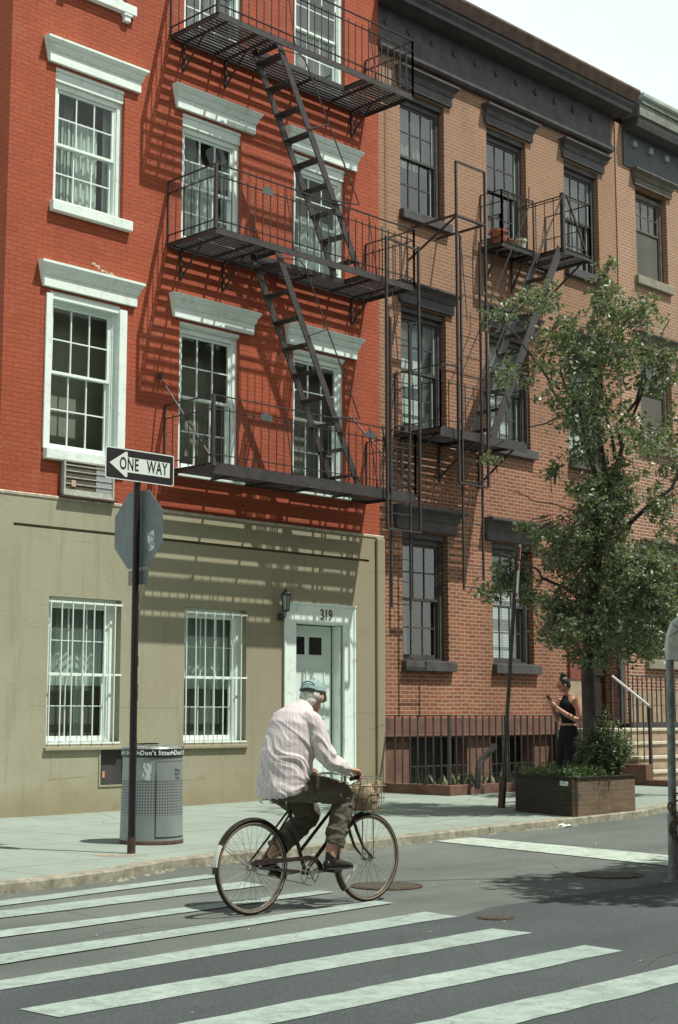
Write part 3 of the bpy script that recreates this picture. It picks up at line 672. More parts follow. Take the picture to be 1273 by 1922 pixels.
g=MB();g.xprof([(-.0,14.361),(.52,14.361),(.55,14.40),(.55,14.47),(-.0,14.5)],26.0,33.5,YT);g.build('coping',M('green_grey_coping',(.33,.39,.35),.7,var=.2),tb)

# ------------------------------------------------------------------ fire escapes
def slats(g,x0,x1,y0,y1,z,sp=.075,w=.034,h=.02):
    y=y0+w/2+.02
    while y<y1-.01:
        g.box(x0,x1,y-w/2,y+w/2,z,z+h);y+=sp
def platform(par,x0,x1,yf,yw,z,opening=None,fascia=.07,sp=.075,label=None,wd=.034):
    g=MB()
    if opening:
        ox0,ox1,oy=opening
        slats(g,x0,ox0,yf,oy,z,sp,wd);slats(g,ox1,x1,yf,oy,z,sp,wd);slats(g,x0,x1,oy,yw,z,sp,wd)
    else: slats(g,x0,x1,yf,yw,z,sp,wd)
    p=g.build('platform',MAT['iron'],par)
    if label:p['label']=label
    g=MB();t=.016
    g.box(x0,x1,yf,yf+t,z-fascia,z+.03);g.box(x0,x0+t,yf+t,yw,z-.05,z+.025);g.box(x1-t,x1,yf+t,yw,z-.05,z+.025);g.box(x0+t,x1-t,yw-.03,yw-.015,z-.04,z+.0)
    n=max(2,int((x1-x0)/.85))
    for i in range(1,n):
        x=x0+(x1-x0)*i/n
        if opening and opening[0]-.02<x<opening[1]+.02: g.box(x-.02,x+.02,opening[2],yw-.03,z-.035,z-.001)
        else: g.box(x-.02,x+.02,yf+t,yw-.03,z-.035,z-.001)
    if opening:
        g.box(opening[0]-.03,opening[0]+.0,yf+t,opening[2],z-.05,z+.03);g.box(opening[1],opening[1]+.03,yf+t,opening[2],z-.05,z+.03);g.box(opening[0],opening[1],opening[2]-.012,opening[2],z-.05,z+.03)
    g.build('platform_frame',MAT['iron'],p);return p
def rail(g,a,b,z,h=.98,sp=.155,post=True,mids=(.80,.14),w=.013):
    a=Vector(a);b=Vector(b);L=(b-a).length;n=max(1,round(L/sp));d=(b-a)/n
    up=Vector((0,0,1));A=Vector((a.x,a.y,z));D=Vector((d.x,d.y,0))
    g.bar(A+up*h,A+D*n+up*h,.035,.012)
    for m in mids:g.bar(A+up*m,A+D*n+up*m,.03,.009)
    for i in range(1,n):
        c=A+D*i;g.bar(c+up*.03,c+up*(mids[0]+.05),w)
    if post:
        for i in (0,n):g.bar(A+D*i,A+D*i+up*h,.026)
def escape_rail(par,x0,x1,yf,yw,z,h=.98,skip=None,sp=.155):
    g=MB();rail(g,(x0,yw,0),(x0,yf,0),z,h,sp=.2);g.build('railing',MAT['iron'],par)
    g=MB();rail(g,(x1,yf,0),(x1,yw,0),z,h,sp=.16);g.build('railing',MAT['iron'],par)
    g=MB();rail(g,(x0,yf,0),(x1,yf,0),z,h,sp=sp);
    g.bar((x0,yf,z),(x0,yf,z+h+.0),.045)
    g.build('railing',MAT['iron'],par)
def stair(par,top,bot,y0,y1,n,w=.11,open_=.0,rod=None,wt=.03):
    """stringers between (x,z) top and bottom, treads between y0 (front) and y1"""
    tx,tz=top;bx,bz=bot
    for y in (y1,y0):
        g=MB();g.bar((tx,y,tz),(bx,y,bz),.022,w,up=(0,0,1))
        st=g.build('stringer',MAT['iron'],par)
    s=1 if bx>tx else -1
    for i in range(n):
        t=(i+.6)/n;x=tx+(bx-tx)*t;z=tz+(bz-tz)*t
        g=MB()
        for q in (-.075,-.025,.025,.075):g.box(x+q-.017,x+q+.017,y0+.012,y1-.012,z-.010,z+.006)
        g.box(x-.095,x+.095,y0+.011,y0+.02,z-.04,z+.0);g.box(x-.095,x+.095,y1-.02,y1-.011,z-.04,z+.0)
        g.build('tread',MAT['iron'],st)
    return st
fe=thing('fire_escape','black iron fire escape with three balconies zigzagging down the red brick wall','fire escape',(15.8,Y0,5))
FX0,FX1,FY=13.72,18.02,16.15
PZ=[5.0,8.46,11.76]
YW=Y0-.01
for i,z in enumerate(PZ):
    op=(15.08,16.95,16.72) if i>0 else None
    platform(fe,FX0,FX1,FY,YW,z,op,fascia=.14 if i==0 else .07,sp=.128 if i==0 else .078,wd=.090 if i==0 else .042)
    escape_rail(fe,FX0,FX1,FY,YW,z,1.0 if i==0 else .98)
    # triangular brackets
    for x in (() if i==0 else (FX0+.25,FX0+1.1,FX1-.35)):
        g=MB();g.box(x-.018,x+.018,YW-.02,YW,z-.5,z-.05);g.bar((x,YW-.01,z-.48),(x,FY+.62,z-.05),.022);g.bar((x,YW,z-.03),(x,FY+.05,z-.03),.03);g.build('bracket',MAT['iron'],fe)
# suspension rods
g=MB();g.tube([(13.60,YW,6.42),(13.74,FY-.01,5.02)],.014,6);g.build('tie_rod',MAT['iron'],fe,smooth=True)
g=MB();g.tube([(17.62,YW,6.40),(18.03,FY-.01,5.04)],.014,6);g.lathe((13.60,YW-.02,6.39),[(0,0),(.04,.0),(.045,.07),(0,.08)],8)
g.lathe((13.73,FY,5.0),[(0,-.04),(.04,-.03),(.03,.06),(.012,.14)],8);g.build('tie_rod',MAT['iron'],fe,smooth=True)
# diagonal stays on the fronts
for z in PZ[:3]:
    for a,b in ((17.12,16.92),(15.28,15.1)):
        g=MB();g.tube([(a,FY-.01,z+.02),(b,FY-.012,z+.97)],.009,5);g.build('stay',MAT['iron'],fe)
g=MB();g.tube([(17.22,FY-.02,6.02),(17.42,FY-.02,5.0)],.014,5);g.build('stay',MAT['iron'],fe)
# grey name plates on the front rails
MAT['plate']=M('plate_grey',(.11,.12,.12),.5,.3,var=.3)
for x,z in ((14.62,PZ[1]+.80),(14.62,PZ[0]+.80),(16.85,PZ[0]+.84)):
    g=MB();g.box(x,x+.22,FY-.016,FY-.010,z-.045,z+.045);g.prism([(x+.04,z+.045),(x+.18,z+.045),(x+.14,z+.085),(x+.08,z+.085)],lambda a,b:(a,FY-.016,b),lambda a,b:(a,FY-.010,b));g.build('name_plate',MAT['plate'],fe)
stair(fe,(14.93,11.76),(16.72,8.48),16.17,16.70,9)
stair(fe,(14.93,8.46),(16.70,5.02),16.17,16.70,9)
for zt,zb in ((11.60,9.50),(8.30,6.03)):
    g=MB();g.tube([(14.97,FY-.0,zt),(15.36,FY-.05,zt+.03),(15.46,FY-.05,zt-.04),(15.55,FY-.05,zt-.2),(16.67,FY-.05,zb+.03)],.011,6);g.tube([(16.12,FY,zb-.02),(16.67,FY-.05,zb+.03)],.011,6)
    g.tube([(15.60,FY,zt-1.10),(15.98,FY-.05,zt-.93)],.010,6);g.build('handrail',MAT['iron'],fe,smooth=True)
# drop ladder in its guide frame at the right end
def drop_ladder(par,yf,x0,x1,z0,z1,gx0,gx1,gz0,gz1,topbar=True):
    g=MB()
    for x in (gx0,gx1): g.bar((x,yf,gz0),(x,yf,gz1),.04,.032)
    g.bar((gx0,yf,gz0),(gx1,yf,gz0),.05,.03)
    if topbar:
        g.bar((gx0,yf,gz1),(gx1,yf,gz1),.03,.03);g.bar((gx0,yf,gz1-.98),(gx1,yf,gz1-.98),.05,.03)
    g.build('guide_frame',MAT['iron'],par)
    g=MB();yl=yf+.07
    for x in (x0,x1): g.bar((x,yl,z0),(x,yl,z1),.035,.03)
    z=z0+.06
    while z<z1-.1: g.tube([(x0,yl,z),(x1,yl,z)],.009,6);z+=.36
    g.bar((x0,yl,z1-.02),(gx0,yf,z1+.02),.02);g.bar((x1,yl,z1-.02),(gx1,yf,z1+.0),.02)
    g.build('ladder',MAT['iron'],par)
drop_ladder(fe,FY-.06,17.45,17.90,3.15,7.85,17.28,18.06,4.38,9.15,False)
g=MB();g.bar((17.28,FY-.06,9.13),(18.06,FY-.06,9.08),.03);g.build('top_bar',MAT['iron'],fe)
g=MB();g.tube([(17.48,FY,8.3),(17.62,FY,7.15)],.008,5);g.build('pull_rod',MAT['iron'],fe)
g=MB();g.tube([(18.06,FY,5.0),(18.25,FY,4.7)],.012,5);g.build('latch',MAT['iron'],fe)

fb=thing('fire_escape','black iron fire escape with narrow balconies and a leftward stair on the brown brick wall','fire escape',(21.5,YB,6))
YWb=YB-.01
platform(fb,21.24,22.2,16.85,YWb,10.12,None,.06);g=MB();rail(g,(21.24,YWb,0),(21.24,16.85,0),10.12,1.02,sp=.2);rail(g,(21.24,16.85,0),(22.2,16.85,0),10.12,1.02,sp=.2,mids=(.98,.04));g.build('railing',MAT['iron'],fb)
platform(fb,22.36,23.3,16.3,YWb,10.12,None,.05);platform(fb,22.2,22.36,16.9,YWb,10.12,None,.05)
g=MB();rail(g,(22.38,YWb,0),(22.38,16.3,0),10.12,1.05,sp=.2,mids=(1.0,.04));rail(g,(22.38,16.3,0),(23.25,16.3,0),10.12,1.08,sp=.14,mids=(.62,.04));rail(g,(23.25,16.3,0),(23.25,YWb,0),10.12,1.08,sp=.2,mids=(.62,.04));g.bar((22.38,16.3,10.1),(22.38,16.3,11.22),.07);g.bar((22.5,16.29,11.2),(23.1,16.29,10.2),.03)
g.build('railing',MAT['iron'],fb)
platform(fb,18.85,21.2,16.32,YWb,6.25,None,.14,sp=.055)
g=MB();rail(g,(18.85,YWb,0),(18.85,16.32,0),6.25,1.08,sp=.2);rail(g,(18.85,16.32,0),(20.15,16.32,0),6.25,1.0,sp=.2);rail(g,(21.2,16.32,0),(21.2,YWb,0),6.25,1.0,sp=.2);g.build('railing',MAT['iron'],fb)
for x,z,yf in ((21.35,10.12,16.9),(22.15,10.12,16.9),(23.2,10.12,16.35),(19.0,6.25,16.4),(21.1,6.25,16.4),(20.0,6.25,16.4)):
    g=MB();g.bar((x,YWb,z-.62),(x,yf+.12,z-.05),.03);g.box(x-.02,x+.02,YWb-.02,YWb,z-.7,z-.05);g.bar((x,YWb,z-.05),(x,yf,z-.05),.03);g.build('bracket',MAT['iron'],fb)
stair(fb,(22.33,10.14),(20.25,6.28),16.34,16.86,10,w=.17)
g=MB();g.tube([(21.40,16.33,11.1),(21.38,16.33,10.7),(19.45,16.33,7.3)],.011,6);g.tube([(22.30,16.28,11.1),(22.25,16.28,10.95),(20.05,16.28,7.45)],.011,6);g.tube([(22.37,16.28,11.2),(21.5,16.28,9.65)],.011,6);g.build('handrail',MAT['iron'],fb,smooth=True)
drop_ladder(fb,16.24,19.40,19.92,3.55,9.7,19.22,20.0,5.34,10.98)
g=MB();g.bar((19.22,16.24,10.02),(19.22,YWb,10.02),.035);g.bar((19.22,16.24,10.0),(19.22,YWb,9.45),.03);g.build('arm',MAT['iron'],fb)
g=MB();g.bar((20.0,16.24,10.02),(20.0,YWb,10.02),.035);g.build('arm',MAT['iron'],fb)
g=MB();g.tube([(19.42,16.3,9.5),(19.55,16.3,8.2)],.008,5);g.build('pull_rod',MAT['iron'],fb)
g=MB();g.bar((19.22,16.24,7.35),(18.85,16.3,7.33),.03);g.build('arm',MAT['iron'],fb)
# flower pots and boxes on the upper landing
MAT['terracotta']=M('terracotta',(.34,.13,.07),.85,var=.3,scale=12)
MAT['potwhite']=M('pale_pot',(.50,.49,.40),.8,var=.2,scale=12)
def pot(x,y,z,r,h,mat,label):
    o=MB();o.lathe((x,y,z),[(0,.0),(r*.72,0),(r*.95,h*.78),(r*1.05,h*.8),(r*1.05,h),(r*.92,h),(r*.85,h*.85),(0,h*.82)],18)
    q=o.build('flower_pot',mat,smooth=True);tag(q,label,'flower pot','pots on the upper fire escape landing')
pot(21.40,17.05,10.145,.17,.28,MAT['terracotta'],'large terracotta pot, leftmost on the small upper landing of the brown wall')
pot(21.78,17.10,10.145,.12,.20,MAT['terracotta'],'small orange clay pot between a large terracotta pot and a pale pot')
pot(22.03,17.05,10.145,.13,.25,MAT['potwhite'],'pale cream pot at the right end of the small upper landing')
# ------------------------------------------------------------------ stoop, railings, fence
sp_=thing('stoop','brownstone stoop with five steps rising to the dark doorway','stoop',(24.3,16.2,0))
z0=r_(24)+.1
SX0,SX1=22.95,25.72
steps=[(16.05,1.22),(15.74,.98),(15.43,.73),(15.12,.49),(14.78,.28)]
for k,(y,z) in enumerate(steps):
    y2=YB-.16 if k==0 else steps[k-1][0]
    g=MB();g.box(SX0+.15,SX1-.2,y,y2,-.05,z-.055);s=g.build('step',MAT['tanstone'],sp_,bevel=.006)
    g=MB();g.box(SX0+.12,SX1-.17,y-.03,y2-.031,z-.054,z);g.build('nosing',M('worn_step_top',(.50,.46,.37),.9,var=.2,scale=6),s,bevel=.008)
g=MB();g.box(SX0-.12,SX0+.149,14.6,15.1,-.05,.34);g.box(SX0-.1,SX0+.118,15.1,YB-.16,-.05,.6);g.build('side_wall',MAT['brownstone'],sp_,bevel=.01)
g=MB();g.tube([(SX0+.22,15.98,2.17),(SX0+.22,15.2,1.62)],.026,8);g.build('rail_cap',M('pale_handrail',(.50,.52,.48),.5),sp_,smooth=True)
g=MB();g.bar((SX0+.22,15.2,.45),(SX0+.22,15.2,1.6),.05);g.bar((SX0+.22,16.0,1.2),(SX0+.22,16.0,2.15),.045)
for k in range(1,6):
    t=k/6;y=15.2+.8*t;g.bar((SX0+.22,y,.5+.75*t),(SX0+.22,y,1.6+.55*t),.016)
g.build('rail_post',MAT['iron'],sp_)
st=thing('stair_railing','black iron railing along the landing in front of pale stone at the right','railing',(26.5,16.9,1.2))
g=MB();yy=16.75
g.bar((24.95,yy,2.22),(29,yy,2.22),.05,.02);g.bar((24.95,yy,1.66),(29,yy,1.66),.035,.015);g.box(24.9,29,yy-.04,yy+.04,1.22,1.33)
x=24.97
while x<29: g.bar((x,yy,1.3),(x,yy,2.2),.02);x+=.165
g.build('bars',MAT['iron'],st)
g=MB();g.box(25.75,29.2,16.3,YT-.05,-.05,1.21);g.build('landing_wall',MAT['tanstone'],st)
# black iron area fence
fx0,fx1,fy=18.46,24.0,15.86;fz=1.46
fn=thing('iron_fence','low black iron fence on a brownstone kerb in front of the brown house basement','fence',(21,fy,.2))
g=MB();g.bar((fx0,fy,fz),(23.0,fy,fz),.045,.014);x=fx0
g.bar((fx0,fy,fz),(fx0,YB-.15,fz),.045,.014)
while x<22.95: g.bar((x,fy,.3),(x,fy,fz),.019);x+=.168
g.bar((fx0,fy,.52),(23.0,fy,.52),.035,.012)
y=fy+.17
while y<YB-.2: g.bar((fx0,y,.3),(fx0,y,fz),.019);y+=.168
g.build('bars',MAT['iron'],fn)
for x in (fx0,19.9,21.3,22.98):
    g=MB();g.bar((x,fy,.25),(x,fy,fz),.045);g.build('post',MAT['iron'],fn)
g=MB();g.box(fx0-.12,22.7,fy-.11,fy+.12,.1,.36);g.box(fx0-.12,fx0+.12,fy+.12,YB-.05,.1,.36);g.build('kerb_stone',MAT['brownstone'],fn,bevel=.01)
g=MB();g.bar((18.95,fy-.25,.75),(19.25,fy-.3,.98),.075);g.tube([(18.85,fy-.25,.3),(18.87,fy-.25,.62),(18.95,fy-.25,.76)],[.05,.05,.04],8)
o=g.build('standpipe',MAT['iron']);tag(o,'dark angled standpipe elbow rising in front of the iron fence','standpipe')
# planted strip behind fence
g=MB();rg=random.Random(2)
for k in range(160):
    x=rg.uniform(18.4,22.6);y=rg.uniform(15.85,16.9);z=.16;h=rg.uniform(.15,.42);a=rg.uniform(0,6.28);w=rg.uniform(.02,.04)
    dx,dy=cos(a),sin(a);b=Vector((x,y,z));t=b+Vector((dx*h*.6,dy*h*.6,h));n=Vector((-dy,dx,0))*w
    g.add([b-n,b+n,(b+t)/2+n+Vector((0,0,h*.15)),(b+t)/2-n+Vector((0,0,h*.15)),t],[(0,1,2,3),(3,2,4)])
o=g.build('ground_cover',M('weed_green',(.10,.12,.06),.7,var=.4,scale=8));o['kind']='stuff'
# ------------------------------------------------------------------ sign post
px,py=9.395,12.24
sz=side_z(px,py)
sg=thing('sign_post','black street sign post carrying a one way sign above the back of a stop sign','sign post',(px,py,sz))
g=MB();g.tube([(px,py,sz-.02),(px,py,sz+.35),(px-.01,py,4.12)],[.040,.038,.036],14);g.build('pole',M('black_pole_paint',(.018,.016,.018),.45,.2,var=.3,scale=9,dirt=(.07,.035,.02),dirtamt=.5,spec=.35),sg,smooth=True)
g=MB();g.tube([(px,py,sz-.02),(px,py,sz+.16)],.0425,14);g.build('rusty_base',MAT['iron_rust'],sg,smooth=True)
# one way sign, parallel to the facades
MAT['signblack']=M('sign_black',(.022,.02,.022),.45,var=.2);MAT['signwhite']=M('sign_white',(.70,.78,.73),.5,var=.05)
MAT['signback']=M('sign_aluminium',(.175,.205,.215),.55,.35,var=.12,scale=8,dirt=(.12,.12,.12),dirtamt=.5)
SXa,SXb,SZa,SZb=8.945,9.825,3.82,4.145;SY=12.195
def rrect(x0,x1,z0,z1,r,n=5):
    P=[]
    for cx,cz,a in ((x1-r,z1-r,0),(x0+r,z1-r,90),(x0+r,z0+r,180),(x1-r,z0+r,270)):
        for i in range(n+1):
            t=R(a+90*i/n);P.append((cx+r*cos(t),cz+r*sin(t)))
    return P
g=MB();g.prism(rrect(SXa,SXb,SZa,SZb,.025),lambda a,b:(a,SY,b),lambda a,b:(a,SY-.004,b));ow_=g.build('one_way_sign',MAT['signwhite'],sg)
g=MB();g.prism(rrect(SXa+.012,SXb-.012,SZa+.012,SZb-.012,.018),lambda a,b:(a,SY-.0045,b),lambda a,b:(a,SY-.0055,b));g.build('black_field',MAT['signblack'],ow_)
W,H=SXb-SXa,SZb-SZa
def U(u,v,d=0):return (SXa+u*W,SY-.006-d,SZb-v*H)
head=[(.055,.50),(.285,.10),(.30,.095),(.312,.13),(.312,.26),(.935,.26),(.935,.74),(.312,.74),(.312,.87),(.30,.905),(.285,.90)]
g=MB();g.prism(head,lambda u,v:U(u,v),lambda u,v:U(u,v,.0008));g.build('arrow',MAT['signwhite'],ow_)
g=MB();put_text(g,'ONE',.178,lambda x,y,z:(SXa+W*.335+x,SY-.0072-z,SZa+H*.5+y),thick=.0004,width=.62,bold=.004,spacing=1.1);put_text(g,'WAY',.178,lambda x,y,z:(SXa+W*.745+x,SY-.0072-z,SZa+H*.5+y),thick=.0004,width=.62,bold=.004,spacing=1.1);g.build('lettering',MAT['signblack'],ow_)
g=MB()
for u in (.5,):
    for v in (.05,.95):g.box(SXa+W*u-.006,SXa+W*u+.006,SY-.009,SY-.0056,SZb-v*H-.006,SZb-v*H+.006)
g.box(px-.02,px+.02,SY+.0,py-.03,3.9,4.05);g.build('bolt',MAT['signback'],ow_)
# stop sign seen from behind
cx,cy,cz=px+.045,12.28,3.345;rr=.43
oc=[(cy+rr*cos(R(22.5+45*k)),cz+rr*sin(R(22.5+45*k))) for k in range(8)]
g=MB();g.prism(oc,lambda a,b:(cx,a,b),lambda a,b:(cx+.004,a,b));ss=g.build('stop_sign',MAT['signback'],sg)
ss['label']='octagonal sign seen from its bare grey back'
oc2=[(cy+(rr-.012)*cos(R(22.5+45*k)),cz+(rr-.012)*sin(R(22.5+45*k))) for k in range(8)]
g=MB();g.prism(oc2,lambda a,b:(cx+.0042,a,b),lambda a,b:(cx+.0052,a,b));g.build('red_face',M('sign_red',(.35,.02,.02),.5),ss)
g=MB();g.box(cx,cx+.004,12.10,12.43,2.775,2.925);g.box(cx-.004,cx,px*0+12.15,12.38,2.93,2.94);pl=g.build('name_plate',MAT['signback'],sg)
g=MB();g.add([(cx-.001,12.405,2.90),(cx-.001,12.32,2.91),(cx-.001,12.335,2.80),(cx-.001,12.41,2.79)],[(0,1,2,3)]);g.build('sticker',M('torn_red_sticker',(.30,.22,.22),.7,var=.6,scale=30,dirt=(.5,.06,.03),dirtamt=1),pl)
def sticker_mat(name,base,ink,sc=60):
    m,nt,b,out=nodes(name);p=pos(nt);v=N(nt,'ShaderNodeMapping');v.inputs['Scale'].default_value=(1,1,.45);nt.links.new(p,v.inputs[0])
    c=mixc(nt,ramp(nt,nz(nt,v.outputs[0],sc,2,.5),.50,.54),base,ink);nt.links.new(c,b.inputs['Base Color']);return m
MAT['stk']=sticker_mat('scribbled_sticker',(.60,.70,.66),(.12,.13,.13),70)
g=MB();g.add([(cx-.0012,12.13,3.29),(cx-.0012,12.02,3.325),(cx-.0012,12.01,3.13),(cx-.0012,12.10,3.10)],[(0,1,2,3)]);g.build('sticker',MAT['stk'],ss)
g=MB();rg=random.Random(8)
for z,h,w in ((1.95,.10,.012),(1.72,.05,.014),(1.60,.11,.012),(1.15,.07,.016),(1.02,.13,.014),(.98,.05,.014)):
    a=-.35;g.add([(px+.0385*cos(a+d),py+.0385*sin(a+d)-.0,zz) for zz in (z,z+h) for d in (-.28,.28)],[(0,1,3,2)])
g.build('sticker',MAT['signwhite'],sg)

# ------------------------------------------------------------------ litter bin
bx,by=10.29,13.06;bz=side_z(bx,by)
lb=thing('litter_bin','round grey steel litter bin with perforated sides and black lettered rim behind the sign post','litter bin',(bx,by,bz))
def bin_mat():
    m,nt,b,out=nodes('bin_grey');tc=nt.nodes.new('ShaderNodeTexCoord');p=tc.outputs['Object']
    c=mixc(nt,ramp(nt,nz(nt,p,2.5,5,.6),.3,.7),(.20,.235,.235),(.285,.32,.305))
    c=mixc(nt,ramp(nt,nz(nt,p,9,8,.75),.64,.72),c,(.14,.15,.15))
    nt.links.new(c,b.inputs['Base Color']);b.inputs['Roughness'].default_value=.5;b.inputs['Metallic'].default_value=.25;return m
def perf_mat():
    m,nt,b,out=nodes('bin_perforated');tc=nt.nodes.new('ShaderNodeTexCoord');p=tc.outputs['Object']
    s=nt.nodes.new('ShaderNodeSeparateXYZ');nt.links.new(p,s.inputs[0])
    at=N(nt,'ShaderNodeMath',operation='ARCTAN2');nt.links.new(s.outputs[1],at.inputs[0]);nt.links.new(s.outputs[0],at.inputs[1])
    def mth(op,a,bv): 
        n=N(nt,'ShaderNodeMath',operation=op)
        for i,v in enumerate((a,bv)):
            if hasattr(v,'is_linked'):nt.links.new(v,n.inputs[i])
            elif v is not None:n.inputs[i].default_value=v
        return n.outputs[0]
    u=mth('MULTIPLY',at.outputs[0],2*17.0);v=mth('MULTIPLY',s.outputs[2],210/2)
    k=mth('MULTIPLY',mth('SINE',mth('ADD',u,v),None),mth('SINE',mth('SUBTRACT',u,v),None))
    c=mixc(nt,ramp(nt,k,.25,.45),(.22,.25,.25),(.055,.06,.065));nt.links.new(c,b.inputs['Base Color']);b.inputs['Roughness'].default_value=.5;b.inputs['Metallic'].default_value=.2;return m
MAT['bin']=bin_mat();MAT['perf']=perf_mat()
RT,RB,BH=.318,.338,1.0
def rad(z):return RB+(RT-RB)*z/BH
for a,b in ((.02,.30),(.67,.93)):
    g=MB();g.lathe((bx,by,bz),[(rad(a),a),(rad(b),b)],48);g.build('shell',MAT['bin'],lb,smooth=True)
g=MB();g.lathe((bx,by,bz),[(rad(.30),.30),(rad(.67),.67)],64);g.build('perforated_panel',MAT['perf'],lb,smooth=True)
g=MB();g.lathe((bx,by,bz),[(rad(.0)+.004,0),(rad(.02)+.006,.0),(rad(.03)+.006,.03),(rad(.035),.04)],48);g.build('foot_ring',MAT['iron_rust'],lb,smooth=True)
g=MB();g.lathe((bx,by,bz),[(rad(.93)+.004,.910),(rad(.93)+.010,.915),(rad(1)+.010,.995),(rad(1)+.004,1.0)],48);bd=g.build('rim_band',MAT['signblack'],lb,smooth=True)
g=MB();g.lathe((bx,by,bz),[(RT+.012,.998),(RT+.0,1.02),(.24,1.035),(.22,1.03),(.21,.98),(.0,.95)],48);g.build('lid',M('worn_lid',(.30,.34,.32),.45,.4,var=.5,scale=14,dirt=(.08,.07,.06),dirtamt=1),lb,smooth=True)
g=MB();g.lathe((bx,by,bz+.99),[(.10,.065),(.22,.06),(.22,.052),(.10,.05)],24,a0=.6,a1=2.6);g.build('flap',MAT['iron'],lb)
# direction facing the camera
A0=atan2(-by,-bx)
def cyl(x,y,z,a_off,zc,dr):
    rr=rad(zc-0+y)+dr+z;a=A0+a_off+x/rad(zc);return (bx+rr*cos(a),by+rr*sin(a),bz+zc+y)
g=MB()
for off,s in ((-1.05,"Don't litter"),(.12,"Don't litter"),(1.28,"Don't litter"),(-.47,'fn'),(.70,'fn'),):
    put_text(g,s,.070 if len(s)>3 else .055,lambda x,y,z,o=off:cyl(x,y,z,o,.956,.0135),thick=.0006,width=.92,bold=.0015,spacing=1.12)
g.build('lettering',MAT['signwhite'],bd)
# access door: seams
g=MB()
def arcseam(a0,a1,z,w):
    n=12
    for i in range(n):
        A=A0+a0+(a1-a0)*i/n;B=A0+a0+(a1-a0)*(i+1)/n;rr=rad(z)+.003
        g.add([(bx+rr*cos(t),by+rr*sin(t),bz+zz) for zz in (z-w,z+w) for t in (A,B)],[(0,1,3,2)])
def vseam(a,z0,z1,w):
    for k in range(6):
        za=z0+(z1-z0)*k/6;zb=z0+(z1-z0)*(k+1)/6
        g.add([(bx+(rad(z)+.003)*cos(A0+a+d),by+(rad(z)+.003)*sin(A0+a+d),bz+z) for z in (za,zb) for d in (-w,w)],[(0,1,3,2)])
vseam(.12,.07,.75,.014);vseam(.12,.75,.87,.006);arcseam(.12,1.5,.075,.006);arcseam(.12,1.5,.87,.002)
g.build('door_seam',MAT['signblack'],lb)
MAT['stk2']=sticker_mat('faded_sticker',(.50,.58,.54),(.22,.26,.25),45)
g=MB();P=[(-.30,.855),(-.02,.845),(-.06,.665),(-.34,.685)];n=4
def cp(a,z,dr=.003):return (bx+(rad(z)+dr)*cos(A0+a*1.0),by+(rad(z)+dr)*sin(A0+a),bz+z)
for i in range(n):
    t0,t1=i/n,(i+1)/n
    l=lambda p,q,t:(p[0]+(q[0]-p[0])*t,p[1]+(q[1]-p[1])*t)
    g.quad(cp(*l(P[0],P[1],t0)),cp(*l(P[0],P[1],t1)),cp(*l(P[3],P[2],t1)),cp(*l(P[3],P[2],t0)))
g.build('sticker',MAT['stk2'],lb)
g=MB()
for s,zc in (('Please',.775),("Don't l",.735),('Litter',.695)):
    put_text(g,s,.042,lambda x,y,z,c=zc:cyl(x,y,z,.98,c,.004),thick=.0004,width=.9,bold=.0005)
g.build('lettering',M('faded_ink',(.08,.09,.09),.8),lb)

# ------------------------------------------------------------------ leaning parking sign pole
pb=Vector((16.96,13.62,.14));ptp=Vector((16.80,13.13,3.86))
pk=thing('parking_sign_pole','thin leaning parking sign pole with edge-on red and white sign in front of the tree','sign pole',pb)
g=MB();dirp=(ptp-pb).normalized();side=dirp.cross(Vector((.7,-.7,0))).normalized();sd_=side.cross(dirp).normalized()
g.bar(pb,ptp,.055,.022);g.bar(pb+sd_*.0+side*.0,ptp,.02,.045);g.build('pole',M('galvanised_post',(.085,.075,.065),.6,.4,var=.3,scale=12),pk)
g=MB();g.bar(pb-dirp*.02,pb+dirp*.40,.085,.06);g.build('sleeve',MAT['iron_rust'],pk)
g=MB();a=ptp-dirp*.02;b=ptp-dirp*.78
n_=Vector((.62,.785,0)).normalized()   # sign plate plane contains this horizontal direction
wd=.31
g.quad(a-n_*.02,a+n_*(wd-.02),b+n_*(wd-.02),b-n_*.02)
off=n_.cross(dirp).normalized()*.004
plv=[a-n_*.16,a+n_*.16,b+n_*.16,b-n_*.16]
g=MB();g.add([p+off*3 for p in plv]+[p+off*4 for p in plv],[(0,1,2,3),(7,6,5,4),(0,4,5,1),(1,5,6,2),(2,6,7,3),(3,7,4,0)]);sp2=g.build('parking_sign',MAT['signwhite'],pk)
g=MB()
for t0,t1,c in ((.03,.30,0),(.34,.48,0),(.9,.97,0)):
    A=a.lerp(b,t0);B=a.lerp(b,t1)
    for sg_ in (4.3,2.7):
        g.quad(A-n_*.14+off*sg_,A+n_*.14+off*sg_,B+n_*.14+off*sg_,B-n_*.14+off*sg_)
g.build('red_panel',M('sign_red_panel',(.42,.05,.035),.5),sp2)

# ------------------------------------------------------------------ covered meter post at the right edge
mb_=Vector((11.74,7.50,r_(11.74)-.0))
mp=thing('parking_meter','grey metal post at the right edge with a rounded pale canvas hood and a chain','parking meter',mb_)
top=Vector((11.545,7.35,1.96));d_=(top-mb_)
g=MB();g.tube([mb_,mb_+d_*.30],.045,14);g.tube([mb_+d_*.30,mb_+d_*1.0],.036,14);
g.lathe(mb_,[(.0,.0),(.10,.0),(.10,.012),(.05,.02)],16);g.build('post',M('scuffed_post_grey',(.24,.26,.255),.5,.3,var=.35,scale=10,dirt=(.10,.10,.09),dirtamt=.9),mp,smooth=True)
right=Vector((.7046,-.7096,0))
g=MB()
hc=top+right*.165
prof=[(-.20,-.02),(-.205,.10),(-.195,.20),(-.15,.31),(-.06,.385),(.06,.395),(.15,.32),(.19,.2),(.2,.1),(.19,-.02),(.1,-.035),(0,-.02),(-.1,-.03)]
fw=Vector((.7096,.7046,0))
